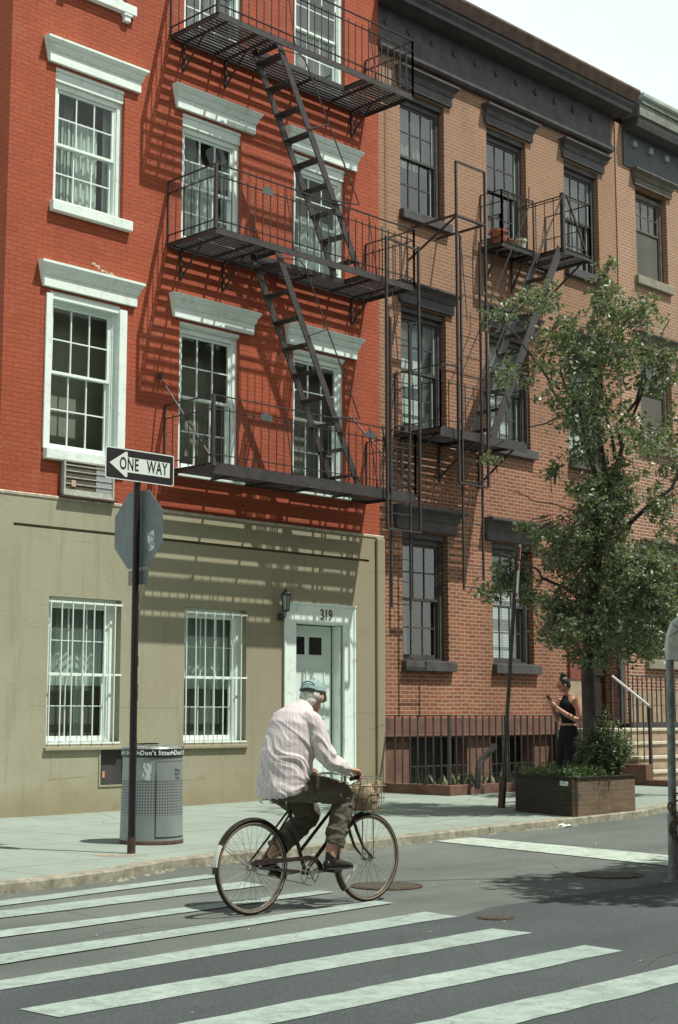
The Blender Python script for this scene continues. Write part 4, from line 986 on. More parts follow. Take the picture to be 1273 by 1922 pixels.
def hd(u,v,w,s=1.0):return hc+right*(u*s)+Vector((0,0,v if v<0 else v*s))+fw*w
V=[];F=[];n=len(prof)
lay=[(-.085,.80),(-.07,.94),(0,1.0),(.07,.94),(.085,.80)]
for w,s in lay:
    for k,(u,v) in enumerate(prof):V.append(hd(u,v,w+.006*sin(k*2.3),s))
for i in range(len(lay)-1):
    for k in range(n):F.append((i*n+k,i*n+(k+1)%n,(i+1)*n+(k+1)%n,(i+1)*n+k))
F.append(tuple(range(n)));F.append(tuple((len(lay)-1)*n+k for k in range(n)))
g.add(V,F);hm=g.build('hood',M('canvas_hood',(.46,.50,.44),.9,var=.15,scale=8,bmp=.6,bscale=12,dirt=(.30,.32,.28),dirtamt=.8),mp,smooth=True)
g=MB();g.bar(hc+right*(-.19)-fw*.088+Vector((0,0,.18)),hc+right*.0-fw*.095+Vector((0,0,.30)),.004);g.bar(hc+right*(-.15)-fw*.088+Vector((0,0,.30)),hc+right*.02-fw*.095+Vector((0,0,.12)),.004);g.build('seam',MAT['iron'],hm)
g=MB()
for k in range(11):
    t=.28-k*.012;c=mb_+d_*(.40-k*.021)-fw*.05+right*(.035*sin(k*1.4)+.0)
    P=[c+(right*cos(a)*.02+Vector((0,0,1))*sin(a)*.034 if k%2 else fw*cos(a)*.02+Vector((0,0,1))*sin(a)*.034) for a in [2*pi*j/10 for j in range(10)]]
    g.tube(P,.008,5,closed=True)
g.build('chain',M('chain_rust',(.12,.085,.06),.6,.4,var=.4,scale=30),mp,smooth=True)

# ------------------------------------------------------------------ planter
PB,PC,PA=Vector((16.35,11.90,0)),Vector((17.78,11.93,0)),Vector((16.62,13.10,0))
PD=PA+PC-PB
pt=.655
pn=thing('planter_box','square weathered timber planter box at the kerb holding a street tree','planter',(16.9,12.4,.1))
def plank(g,a,b,z0,z1,th,inn):
    d=(b-a).normalized();n=inn
    V=[]
    for z in (z0,z1):
        for p in (a,b,b+n*th,a+n*th):V.append((p.x,p.y,z))
    g.add(V,[(0,3,2,1),(4,5,6,7),(0,1,5,4),(1,2,6,5),(2,3,7,6),(3,0,4,7)])
def wood(name,c0,c1):
    m,nt,b,out=nodes(name);p=pos(nt);v=N(nt,'ShaderNodeMapping');v.inputs['Scale'].default_value=(1.2,1.2,22);nt.links.new(p,v.inputs[0])
    c=mixc(nt,ramp(nt,nz(nt,v.outputs[0],1.6,6,.6),.3,.7),c0,c1);c=mixc(nt,ramp(nt,nz(nt,p,2.2,6,.7),.5,.7),c,tuple(x*.45 for x in c0))
    nt.links.new(c,b.inputs['Base Color']);b.inputs['Roughness'].default_value=.85;bump(nt,b,nz(nt,v.outputs[0],3,4),.4,.01);return m
MAT['wood_dark']=wood('dark_timber',(.018,.015,.012),(.036,.029,.022));MAT['wood']=wood('weathered_timber',(.10,.068,.044),(.20,.14,.09))
cc=(PB+PD)/2
for a,b,mt in ((PA,PB,'wood_dark'),(PB,PC,'wood'),(PC,PD,'wood'),(PD,PA,'wood_dark')):  # left and back boards use the darker timber
    d=(b-a).normalized();n=Vector((-d.y,d.x,0));n=n if n.dot(cc-(a+b)/2)>0 else -n
    g=MB()
    for k in range(3):
        z=.11+k*.176
        plank(g,a+n*.001*k,b+n*.001*k,z,z+.174,.05,n)
    g.build('side_board',MAT[mt],pn,bevel=.004)
g=MB()
for a,b in ((PA,PB),(PB,PC),(PC,PD),(PD,PA)):
    d=(b-a).normalized();n=Vector((-d.y,d.x,0));n=n if n.dot(cc-(a+b)/2)>0 else -n
    plank(g,a-n*.02+d*.0,b-n*.02-d*.001,.638,.655,.09,n)
g.build('rim_board',MAT['wood_dark'],pn)
g=MB();g.add([(p.x,p.y,.60) for p in (PA,PB,PC,PD)],[(0,1,2,3)]);g.build('soil',M('soil',(.04,.032,.024),1,var=.4,scale=20),pn)
g=MB();p=PB.lerp(PA,.20);n=Vector((-.98,.2,0))
pa=PB.lerp(PA,.10);pc=PB.lerp(PA,.24);nn=Vector((-(PA-PB).y,(PA-PB).x,0)).normalized()*.003
g.quad((pa.x+nn.x,pa.y+nn.y,.535),(pc.x+nn.x,pc.y+nn.y,.54),(pc.x+nn.x,pc.y+nn.y,.60),(pa.x+nn.x,pa.y+nn.y,.595));g.build('tag',MAT['stk'],pn)

# ------------------------------------------------------------------ foliage
def leafmat(name,c0,c1,tr=.33):
    m,nt,b,out=nodes(name);p=pos(nt)
    c=mixc(nt,ramp(nt,nz(nt,p,.9,3),.35,.65),c0,c1);c=mixc(nt,ramp(nt,nz(nt,p,26,2),.45,.7),c,tuple(min(1,x*1.8) for x in c1))
    nt.links.new(c,b.inputs['Base Color']);b.inputs['Roughness'].default_value=.38;b.inputs['Specular IOR Level'].default_value=.6
    t=nt.nodes.new('ShaderNodeBsdfTranslucent');nt.links.new(mixc(nt,1.0,c,(1.3,1.5,.6),'MULTIPLY'),t.inputs[0])
    mx=nt.nodes.new('ShaderNodeMixShader');mx.inputs[0].default_value=tr;nt.links.new(b.outputs[0],mx.inputs[1]);nt.links.new(t.outputs[0],mx.inputs[2]);nt.links.new(mx.outputs[0],out.inputs[0]);return m
MAT['leaf']=leafmat('pear_leaf',(.078,.102,.060),(.142,.168,.108));MAT['leaf2']=leafmat('shrub_leaf',(.06,.09,.045),(.10,.13,.07));MAT['leaf3']=leafmat('groundcover_leaf',(.09,.13,.06),(.12,.17,.08))
MAT['bark']=M('bark',(.055,.047,.041),.9,var=.35,scale=9,bmp=.8,bscale=30)
def leaf(g,p,rg,L,droop=.3):
    a=rg.uniform(0,2*pi);e=rg.uniform(-.9,.7)-droop;d=Vector((cos(a)*cos(e),sin(a)*cos(e),sin(e)))
    s=d.cross(Vector((rg.uniform(-1,1),rg.uniform(-1,1),rg.uniform(.0,1)))).normalized();n=d.cross(s)
    w=L*rg.uniform(.24,.34)
    g.add([p,p+d*L*.45+s*w+n*w*.25,p+d*L,p+d*L*.45-s*w+n*w*.25],[(0,1,2),(0,2,3)])
def limb(g,a,b,r0,r1,rg,wob=.06,n=5):
    a=Vector(a);b=Vector(b);P=[];L=(b-a).length
    for i in range(n+1):
        t=i/n;P.append(a.lerp(b,t)+Vector((rg.uniform(-1,1),rg.uniform(-1,1),rg.uniform(-.5,.5)))*wob*L*sin(pi*t)*.5)
    g.tube(P,[r0+(r1-r0)*i/n for i in range(n+1)],7);return P
def tree(name,label,base,trunk,limbs,blobs,seed,L=.075,density=1.0,mat='leaf',group=None):
    """trunk: list of (point, radius); limbs: list of (start index/point, end point, r0); blobs: (centre, radii, count)"""
    rg=random.Random(seed);t=thing(name,label,'tree',base,0,group)
    g=MB();g.tube([Vector(p) for p,_ in trunk],[r for _,r in trunk],10)
    ends=[]
    for a,b,r0 in limbs:
        P=limb(g,a,b,r0,r0*.35,rg,.12,6);ends.append((Vector(b),r0*.35,P))
    lg=MB()
    for c,rad3,cnt in blobs:
        c=Vector(c);near=min(ends,key=lambda e:min((q-c).length for q in e[2]));st_=min(near[2],key=lambda q:(q-c).length)
        # sprays of twigs carrying leaves
        k=int(cnt*density)
        for i in range(k):
            u=Vector((rg.gauss(0,1),rg.gauss(0,1),rg.gauss(0,1))).normalized();rr=rg.uniform(.25,1.0)**.6
            e=c+Vector((u.x*rad3[0],u.y*rad3[1],u.z*rad3[2]))*rr
            s=st_.lerp(e,rg.uniform(.35,.6))
            if i%3==0: g.tube([s,s.lerp(e,.5)+Vector((0,0,.04)),e],[.009,.006,.003],4,cap=False)
            d=(e-c);d=d.normalized() if d.length>1e-4 else Vector((0,0,1))
            d=(d+Vector((rg.uniform(-.6,.6),rg.uniform(-.6,.6),rg.uniform(-.3,.7)))).normalized()
            tl=rg.uniform(.12,.30);a0=e-d*tl*.5;a1=e+d*tl*.5
            if i%2==0: g.tube([a0,a1],[.004,.002],3,cap=False)
            for j in range(rg.randint(9,15)):
                q=a0.lerp(a1,rg.random())+Vector((rg.gauss(0,.035),rg.gauss(0,.035),rg.gauss(0,.035)));leaf(lg,q,rg,L*rg.uniform(.6,1.45))
    g.build('trunk',MAT['bark'],t,smooth=True);lg.build('crown',MAT[mat],t);return t
# camera-plane helper used only to size things: a point at ground distance D along a bearing
Rv=Vector((.7046,-.7096,0));Uv=Rv.cross(Fv)
def at(px,py,D):
    return Vector((0,0,1.45))+(Fv+Rv*((px-636.5)/2830)-Uv*((py-961)/2830))*D

# scrap of paper and dropped bits in the gutter
g=MB();rg=random.Random(3)
V=[];n=6
for i in range(n+1):
    for j in range(n+1):V.append((15.86+i*.03,11.70+j*.022+i*.004,r_(15.9)+.012+.05*abs(noise.noise(Vector((i*.7,j*.9,1))))))
g.add(V,[(i*(n+1)+j,(i+1)*(n+1)+j,(i+1)*(n+1)+j+1,i*(n+1)+j+1) for i in range(n) for j in range(n)])
o=g.build('paper_scrap',MAT['signwhite']);tag(o,'crumpled pale paper scrap in the gutter in front of the planter','litter')
g=MB()
for i in range(46):
    x=rg.uniform(4.6,15);y=rg.uniform(4.8,min(11,kerbY(x)-.4));s=rg.uniform(.004,.011);z=r_(x)+.009
    g.add([(x-s,y-s,z),(x+s,y-s*.6,z),(x+s*.8,y+s,z),(x-s,y+s*.7,z),(x,y,z+s*.5)],[(0,1,4),(1,2,4),(2,3,4),(3,0,4)])
o=g.build('road_crumbs',M('pale_crumbs',(.42,.42,.36),.9,var=.6,scale=3));o['kind']='stuff'
# ------------------------------------------------------------------ unseen houses added across the street to block sky light; they show in reflections
def opp(x0,x1,y0,y1,h,mt,label):
    t=thing('added_opposite_building',label,'building',((x0+x1)/2,y1,0))
    g=MB();g.box(x0,x1,y0,y1,-.1,h);g.build('wall',MAT[mt],t)
    g=MB();g.box(x0-.2,x1+.2,y0-.2,y1+.3,h,h+.4);g.build('roof',MAT['darkpaint'],t)
    g=MB();x=x0+1.2
    while x<x1-1.5:
        z=1.2
        while z<h-2: g.box(x,x+1.1,y1-.05,y1+.02,z,z+1.9);z+=3.2
        x+=2.4
    w=g.build('window',MAT['darkframe'],t);w['kind']='stuff'
opp(-30,-5,-22,-7.5,15,'brown2','unseen brick row house added across the street, behind the viewer on the left')
opp(-4,16,-22,-8.5,16,'brown','unseen long brown brick house added across the street behind the viewer')
opp(17,45,-22,-8.5,15,'tanstone','unseen tan stone house added across the street, behind the viewer on the right')
# ------------------------------------------------------------------ street tree in the planter
def blobs_(L): return [((x,y,z),(rx,rx,rz),n) for x,y,z,rx,rz,n in L]
TB=(17.35,12.35,.58)
BL=[(16.31,11.46,6.06,0.6,0.5,56),(16.91,11.89,6.23,0.63,0.52,56),(16.44,12.02,6.5,0.44,0.4,31),(16.62,12.2,6.63,0.44,0.41,31),(15.65,11.88,6.93,0.39,0.25,18),(16.89,12.71,7.3,0.42,0.27,18),(15.75,12.52,6.88,0.29,0.2,7),(16.34,12.93,7.04,0.3,0.21,7),(16.06,12.44,6.09,0.36,0.28,11),(16.64,12.83,6.28,0.38,0.29,11),(15.61,12.47,5.89,0.2,0.16,3),(16.55,13.18,6.19,0.21,0.17,3),(16.8,11.5,7.32,0.2,0.36,13),(17.47,11.96,7.61,0.21,0.38,13),(16.57,11.46,6.86,0.36,0.32,21),(17.08,11.76,7.03,0.37,0.33,21),(16.58,10.85,6.66,0.39,0.32,23),(17.6,11.54,6.98,0.41,0.34,23),(17.42,11.18,6.2,0.4,0.4,28),(17.61,11.25,6.26,0.41,0.41,28),(16.21,11.8,5.52,0.39,0.29,20),(17.04,12.38,5.74,0.41,0.3,20),(16.44,11.28,5.29,0.46,0.35,30),(17.51,12.01,5.59,0.49,0.38,30),(16.89,11.0,5.08,0.35,0.21,14),(18.01,11.68,5.26,0.38,0.23,14),(16.67,11.87,5.02,0.29,0.22,11),(17.06,12.15,5.05,0.3,0.22,11),(16.68,11.22,6.42,0.36,0.36,23),(17.62,11.94,6.77,0.38,0.38,23),(15.62,12.62,4.87,0.13,0.09,3),(16.64,13.43,5.1,0.14,0.09,3),(17.41,13.19,4.08,0.35,0.19,20),(17.39,13.15,4.07,0.35,0.19,20),(17.09,13.53,3.52,0.32,0.27,26),(17.13,13.56,3.5,0.32,0.27,26),(17.33,14.14,3.27,0.16,0.17,7),(17.08,13.88,3.25,0.16,0.17,7),(16.27,11.98,3.63,0.36,0.32,40),(17.06,12.59,3.65,0.37,0.34,40),(17.01,11.84,3.98,0.36,0.36,44),(17.29,12.07,4.0,0.37,0.37,44),(17.0,11.27,3.42,0.46,0.39,63),(17.57,11.64,3.43,0.48,0.4,63),(16.97,12.25,2.95,0.44,0.37,53),(17.5,12.57,3.02,0.45,0.38,53),(17.02,11.69,2.71,0.47,0.32,52),(18.11,12.3,2.71,0.49,0.34,52),(17.3,11.14,3.13,0.32,0.43,48),(18.26,11.74,3.26,0.34,0.45,48),(17.49,11.46,2.38,0.29,0.18,17),(18.45,12.06,2.44,0.3,0.19,17),(16.74,12.49,2.84,0.15,0.29,14),(16.78,12.53,2.89,0.15,0.29,14),(17.14,12.13,2.59,0.29,0.22,21),(17.29,12.24,2.57,0.29,0.22,21),(17.09,11.58,4.37,0.25,0.25,21),(17.26,11.7,4.41,0.26,0.26,21),(17.53,11.31,4.27,0.22,0.25,18),(18.25,11.71,4.4,0.23,0.26,18),(16.82,11.98,4.5,0.25,0.22,18),(17.18,12.17,4.55,0.26,0.22,18),(16.72,11.67,4.21,0.36,0.29,35),(17.11,11.93,4.24,0.37,0.29,35),(17.07,11.68,4.68,0.33,0.25,28),(17.45,11.91,4.71,0.33,0.26,28),(16.22,11.72,3.83,0.28,0.21,21),(16.91,12.25,3.96,0.29,0.22,21),(16.96,11.93,3.52,0.44,0.36,53),(17.52,12.22,3.59,0.45,0.37,53),(16.32,11.98,2.57,0.35,0.25,31),(17.26,12.69,2.63,0.37,0.26,31),(17.05,12.06,2.25,0.36,0.18,22),(17.37,12.25,2.26,0.37,0.18,22),(17.17,11.41,2.93,0.43,0.36,53),(18.16,12.18,3.02,0.46,0.38,53),(17.5,13.41,3.15,0.23,0.15,10),(17.33,13.3,3.15,0.23,0.15,10),(16.26,12.05,4.74,0.14,0.11,5),(16.63,12.35,4.81,0.15,0.11,5)]
tree('street_tree','leafy street tree growing from the timber planter box in front of the brown house',TB,
 [((17.35,12.35,.55),.13),((17.36,12.36,1.0),.105),((17.36,12.38,2.1),.095),((17.33,12.22,3.25),.085),((17.34,12.12,3.95),.066),((17.38,12.05,4.45),.06)],
 [((17.36,12.08,4.4),(16.95,12.45,6.3),.045),((17.38,12.05,4.45),(17.75,11.5,6.5),.042),((17.37,12.05,4.4),(17.30,12.0,7.6),.04),((16.95,12.45,6.0),(16.1,13.0,7.1),.022),((17.36,12.2,3.6),(18.15,11.0,5.15),.045),
  ((17.34,12.3,3.0),(16.35,13.0,3.7),.03),((17.34,12.3,2.9),(17.95,11.6,3.3),.03),((17.34,12.3,2.6),(17.0,12.7,3.2),.02),((17.36,12.3,2.2),(17.9,11.8,2.7),.02),((17.0,12.3,5.6),(16.4,12.8,5.4),.015),((17.35,12.15,4.2),(16.3,12.9,4.55),.012),((17.2,12.2,5.2),(16.6,12.6,6.4),.025),((17.45,11.9,5.0),(17.2,12.0,6.9),.028),((17.6,11.7,5.6),(18.0,11.3,7.0),.022),((17.3,12.1,5.6),(17.6,11.9,7.4),.02),((16.7,12.6,6.3),(16.9,12.4,7.2),.016)],
 blobs_(BL),21,.070,1.0,'leaf','trees along the kerb')
tree('street_tree','second leafy street tree whose low branches hang in from the right edge',(21.2,12.75,.2),
 [((21.2,12.75,.1),.11),((21.22,12.75,1.5),.10),((21.2,12.72,3.0),.09),((21.2,12.7,4.6),.07)],
 [((21.2,12.72,3.2),(19.9,13.5,3.6),.04),((21.2,12.72,2.9),(20.2,13.0,3.0),.03),((21.2,12.7,4.5),(21.0,12.9,6.6),.05),((21.2,12.7,4.2),(22.2,12.2,6.0),.05)],
 blobs_([(20.3,13.1,3.1,.75,.45,150),(19.7,13.7,3.5,.6,.4,80),(20.6,12.9,3.9,.8,.6,130),(21.0,12.9,5.6,1.0,.8,120),(21.8,12.5,6.4,1.2,.9,120),(20.9,12.9,2.7,.6,.35,90),(20.1,13.4,2.6,.4,.25,60)]),33,.08,1.0,'leaf','trees along the kerb')
# shade tree standing outside the right of the view; its shadow lies on the road
tree('street_tree','broad shade tree standing on the near side, shadowing the road at right',(14.2,3.9,0),
 [((14.2,3.9,0),.16),((14.1,3.95,2.6),.13),((13.8,4.2,4.4),.10)],
 [((13.8,4.2,4.2),(12.6,4.9,5.6),.06),((13.8,4.2,4.2),(14.6,4.9,6.0),.06),((13.8,4.2,4.2),(13.6,3.9,6.6),.06)],
 blobs_([(12.3,5.3,5.5,1.0,.55,210),(13.3,4.9,5.8,1.1,.6,230),(14.4,4.9,5.9,1.1,.7,220),(13.6,4.2,6.3,1.1,.6,160),(11.6,4.9,5.3,.7,.4,90)]),44,.13,1.0,'leaf')
# planting in the box
def shrub(name,label,c,rad3,cnt,seed,L,mat,fern=False):
    rg=random.Random(seed);t=thing(name,label,'shrub',(c[0],c[1],.6));g=MB();lg=MB()
    for i in range(cnt):
        a=rg.uniform(0,2*pi);r0=rg.random()**.5
        tip=Vector((c[0]+cos(a)*rad3[0]*r0,c[1]+sin(a)*rad3[1]*r0,.62+rad3[2]*rg.uniform(.35,1)*(1.1-r0*.6)))
        b=Vector((c[0]+cos(a)*rad3[0]*r0*.3,c[1]+sin(a)*rad3[1]*r0*.3,.6));m=b.lerp(tip,.5)+Vector((0,0,.08))
        P=[b,m,tip];g.tube(P,[.007,.005,.002],4,cap=False)
        for j in range(16 if fern else 10):
            q=m.lerp(tip,rg.random()) if rg.random()<.75 else b.lerp(m,rg.random())
            leaf(lg,q+Vector((rg.gauss(0,.02),rg.gauss(0,.02),rg.gauss(0,.02))),rg,L*rg.uniform(.7,1.2),.0)
    g.build('stem',MAT['bark'],t);lg.build('foliage',MAT[mat],t);return t
shrub('shrub','feathery dark green shrub spilling over the right side of the planter beside the trunk',(17.60,12.30,0),(.50,.40,1.05),300,5,.05,'leaf2',True)
shrub('shrub','low dark leafy shrub around the foot of the trunk in the planter',(17.45,12.35,0),(.40,.35,.30),110,6,.075,'leaf2')
g=MB();rg=random.Random(9)
for i in range(2600):
    u,v=rg.random(),rg.random();p=PB.lerp(PC,u*.55)+(PA-PB)*v*.98
    hgt=.10+.14*noise.noise(Vector((p.x*4,p.y*4,0)))+.06
    leaf(g,Vector((p.x,p.y,.60+rg.uniform(.0,max(.05,hgt)))),rg,rg.uniform(.03,.05),-.3)
o=g.build('ground_cover',MAT['leaf3']);o['kind']='stuff'

# ------------------------------------------------------------------ bodies
def rings(g,R_,n=20):
    """R_: list of (centre, u vector, v vector)"""
    V=[];F=[]
    for c,u,v in R_:
        c=Vector(c);u=Vector(u);v=Vector(v)
        for j in range(n):
            a=2*pi*j/n;V.append(c+u*cos(a)+v*sin(a))
    k=len(R_)
    for i in range(k-1):
        for j in range(n):F.append((i*n+j,i*n+(j+1)%n,(i+1)*n+(j+1)%n,(i+1)*n+j))
    F.append(tuple(range(n-1,-1,-1)));F.append(tuple((k-1)*n+j for j in range(n)))
    g.add(V,F)
def ball(g,c,r,n=12):
    rx,ry,rz=(r,r,r) if not isinstance(r,tuple) else r
    R_=[]
    for i in range(1,n):
        t=pi*i/n;R_.append(((c[0],c[1],c[2]-rz*cos(t)),(rx*sin(t),0,0),(0,ry*sin(t),0)))
    rings(g,R_,14)
def limbs_(g,pts,rs,n=14):
    pts=[Vector(p) for p in pts]
    # subdivide so bends are round
    P=[];Q=[]
    for i in range(len(pts)-1):
        m=6
        for k in range(m):
            t=k/m;p0=pts[max(i-1,0)];p1=pts[i];p2=pts[i+1];p3=pts[min(i+2,len(pts)-1)]
            P.append(.5*((2*p1)+(p2-p0)*t+(2*p0-5*p1+4*p2-p3)*t*t+(3*p1-p0-3*p2+p3)*t**3));Q.append(rs[i]+(rs[i+1]-rs[i])*t)
    P.append(pts[-1]);Q.append(rs[-1]);g.tube(P,Q,n)
def fuse(g,name,mat,parent,voxel=.007,smooth=6,disp=None,mats=None):
    """union the overlapping shells of g into ONE continuous skin"""
    me=bpy.data.meshes.new('tmp');me.from_pydata([tuple(v) for v in g.v],[],g.f);me.update()
    bm=bmesh.new();bm.from_mesh(me);bmesh.ops.recalc_face_normals(bm,faces=bm.faces);bm.to_mesh(me);bm.free()
    o=bpy.data.objects.new('tmp',me);COL.objects.link(o)
    m=o.modifiers.new('r','REMESH');m.mode='VOXEL';m.voxel_size=voxel;m.use_smooth_shade=True
    s=o.modifiers.new('s','SMOOTH');s.factor=.5;s.iterations=smooth
    dg=bpy.context.evaluated_depsgraph_get();dg.update()
    nm=bpy.data.meshes.new_from_object(o.evaluated_get(dg));nm.name=name
    bpy.data.objects.remove(o);bpy.data.meshes.remove(me)
    if disp:
        ns=[v.normal.copy() for v in nm.vertices]
        for v,n in zip(nm.vertices,ns): v.co+=n*disp(v.co)
    nm.materials.clear();nm.materials.append(mat)
    for p in nm.polygons:p.use_smooth=True
    q=bpy.data.objects.new(name,nm);COL.objects.link(q);q.parent=parent;return q
def finger(g,a,segs,r):
    P=[Vector(a)]
    for d in segs:P.append(P[-1]+Vector(d))
    limbs_(g,P,[r*1.05,r,r*.95,r*.85][:len(P)],8);ball(g,P[-1],r*.85,6)
def hand(g,w,fwd,down,side,curl=1.0,s=1.0):
    """w wrist, fwd knuckle direction, down = palm normal, side = towards thumb"""
    w=Vector(w);f=Vector(fwd).normalized();d=Vector(down).normalized();t=Vector(side).normalized()
    R_=[];
    for k,(a,hw,ht) in enumerate(((0,.026,.020),(.03,.034,.019),(.06,.041,.018),(.088,.042,.016),(.10,.038,.012))):
        R_.append((w+f*a*s,t*hw*s,d*ht*s))
    rings(g,R_,14)
    for i,(off,L) in enumerate(((.030,.036),(.010,.041),(-.011,.038),(-.031,.030))):
        k=w+f*.088*s+t*off*s
        c=.45+.12*i*.3;c1=(f*cos(c*curl)+d*sin(c*curl))*L*s;c2=(f*cos(c*curl+.75*curl)+d*sin(c*curl+.75*curl))*L*.72*s;c3=(f*cos(c*curl+1.25*curl)+d*sin(c*curl+1.25*curl))*L*.55*s
        finger(g,k,(c1,c2,c3),.0098*s)
    k=w+f*.028*s+t*.03*s+d*.006
    finger(g,k,((f*.55+t*.7+d*.3)*.040*s,(f*.8+t*.2+d*.45)*.032*s,(f*.8+d*.55)*.022*s),.011*s)
def skinmat(name,c):
    m,nt,b,out=nodes(name);p=pos(nt,True)
    nt.links.new(mixc(nt,ramp(nt,nz(nt,p,9,4),.35,.7),c,(c[0]*1.12,c[1]*.86,c[2]*.82)),b.inputs['Base Color']);b.inputs['Roughness'].default_value=.5
    b.inputs['Subsurface Weight'].default_value=.08;b.inputs['Subsurface Radius'].default_value=(.02,.008,.004);return m
def fabric(name,c0,c1,fn=None,rough=.85,sc=10):
    m,nt,b,out=nodes(name);p=pos(nt,True);c=mixc(nt,ramp(nt,nz(nt,p,sc,5,.6),.3,.7),c0,c1)
    if fn:c=fn(nt,p,c)
    nt.links.new(c,b.inputs['Base Color']);b.inputs['Roughness'].default_value=rough;b.inputs['Sheen Weight'].default_value=.0;b.inputs['Specular IOR Level'].default_value=.25
    bump(nt,b,nz(nt,p,220,2),.15,.002);return m
def pin(nt,p,c):
    s=nt.nodes.new('ShaderNodeSeparateXYZ');nt.links.new(p,s.inputs[0])
    def mth(op,a,b_=None):
        n=N(nt,'ShaderNodeMath',operation=op)
        for i,v in enumerate((a,b_)):
            if v is None:continue
            if hasattr(v,'is_linked'):nt.links.new(v,n.inputs[i])
            else:n.inputs[i].default_value=v
        return n.outputs[0]
    a=mth('ARCTAN2',s.outputs[1],mth('SUBTRACT',s.outputs[0],.36))
    u=mth('SINE',mth('MULTIPLY',a,34.0))
    c=mixc(nt,ramp(nt,u,.90,.99,(0,0,0),(.8,.8,.8)),c,(.80,.88,.88))
    return c
MAT['skin_old']=skinmat('weathered_skin',(.50,.29,.205));MAT['skin']=skinmat('tan_skin',(.42,.235,.165))
MAT['shirt']=fabric('striped_shirt_cloth',(.54,.475,.48),(.62,.55,.55),pin)
MAT['trouser']=fabric('olive_trouser_cloth',(.082,.072,.055),(.135,.120,.092))
MAT['denim']=fabric('washed_denim',(.17,.27,.28),(.30,.43,.43),sc=40)
MAT['leather']=M('black_leather',(.018,.015,.014),.45,var=.3,scale=20,local=True)
MAT['hair_white']=M('white_hair',(.52,.53,.48),.7,var=.25,scale=40,local=True,bmp=.5,bscale=150)
MAT['hair_dark']=M('dark_hair',(.014,.011,.011),.5,var=.3,scale=40,local=True)
MAT['blackcloth']=fabric('black_cloth',(.009,.008,.009),(.014,.013,.014))
BK=Vector((7.600,8.455,0));BR_=R(-1.77)
# ------------------------------------------------------------------ bicycle (local axes: x forward, y to the rider's left)
bk=thing('bicycle','old black roadster bicycle with wire front basket, ridden by the old man','bicycle',BK,BR_)
MAT['bikeblack']=M('bike_enamel',(.020,.016,.015),.35,.2,var=.3,scale=20,dirt=(.10,.06,.04),dirtamt=.9,local=True,spec=.6)
MAT['rubber']=M('tyre_rubber',(.022,.018,.016),.8,var=.3,local=True);MAT['tanwall']=M('tan_tyre_wall',(.26,.20,.13),.8,var=.2,local=True)
MAT['chrome']=M('dull_chrome',(.52,.52,.48),.28,.9,var=.25,scale=30,local=True,dirt=(.2,.14,.09),dirtamt=.8)
MAT['spoke']=M('spoke_steel',(.16,.15,.14),.4,.7,local=True);HR=(0,0,.345);HF=(1.195,0,.345)
def circ(c,r,n=48,y=0):return [(c[0]+r*cos(2*pi*i/n),c[1]+y,c[2]+r*sin(2*pi*i/n)) for i in range(n)]
for hub in (HR,HF):
    g=MB();g.tube(circ(hub,.329),.016,10,closed=True);ty=g.build('tyre',MAT['rubber'],bk,smooth=True,local=True)
    g=MB();
    for yy in (-.0125,.0125):g.tube(circ(hub,.321,y=yy),.005,6,closed=True)
    g.build('tyre_wall',MAT['tanwall'],ty,smooth=True,local=True)
    g=MB();g.tube(circ(hub,.308),.0085,6,closed=True,flat=1);g.build('rim',MAT['chrome'],ty,smooth=True,local=True)
    g=MB();g.tube([(hub[0],-.05,hub[2]),(hub[0],.05,hub[2])],.018,10);g.tube([(hub[0],-.075,hub[2]),(hub[0],.075,hub[2])],.008,8)
    for yy in (-.03,.03):g.tube([(hub[0],yy-.002,hub[2]),(hub[0],yy+.002,hub[2])],.032,12)
    g.build('hub',MAT['chrome'],ty,smooth=True,local=True)
    g=MB()
    for i in range(36):
        a=2*pi*i/36;s=1 if i%2 else -1;b=a+(.42 if (i//2)%2 else -.42)
        g.tube([(hub[0]+.03*cos(b),s*.028,hub[2]+.03*sin(b)),(hub[0]+.302*cos(a),0,hub[2]+.302*sin(a))],.0013,3,cap=False)
    sp=g.build('spokes',MAT['spoke'],ty,local=True)
BBp=(.53,0,.275);SC_=(.355,0,.80);HT=(.955,0,.915);HB=(1.005,0,.655)
g=MB();g.tube([BBp,(.345,0,.80)],.015,10);g.tube([(.475,0,.43),(.965,0,.87)],.013,10);g.tube([BBp,(.995,0,.70)],.0155,10);g.tube([HB,HT],.018,12)
g.tube([(.53,-.035,.275),(.53,.035,.275)],.022,12)
for s in (-1,1):
    g.tube([(.50,s*.03,.28),(0,s*.06,.345)],.0095,8);g.tube([(.375,s*.02,.74),(0,s*.06,.345)],.008,8)
g.build('frame',MAT['bikeblack'],bk,smooth=True,local=True)
g=MB()
for s in (-1,1):g.tube([(1.01,s*.035,.64),(1.04,s*.045,.55),(1.10,s*.05,.43),(1.195,s*.055,.345)],[.014,.013,.011,.008],8)
g.tube([(1.01,-.045,.645),(1.01,.045,.645)],.014,8);g.build('fork',MAT['bikeblack'],bk,smooth=True,local=True)
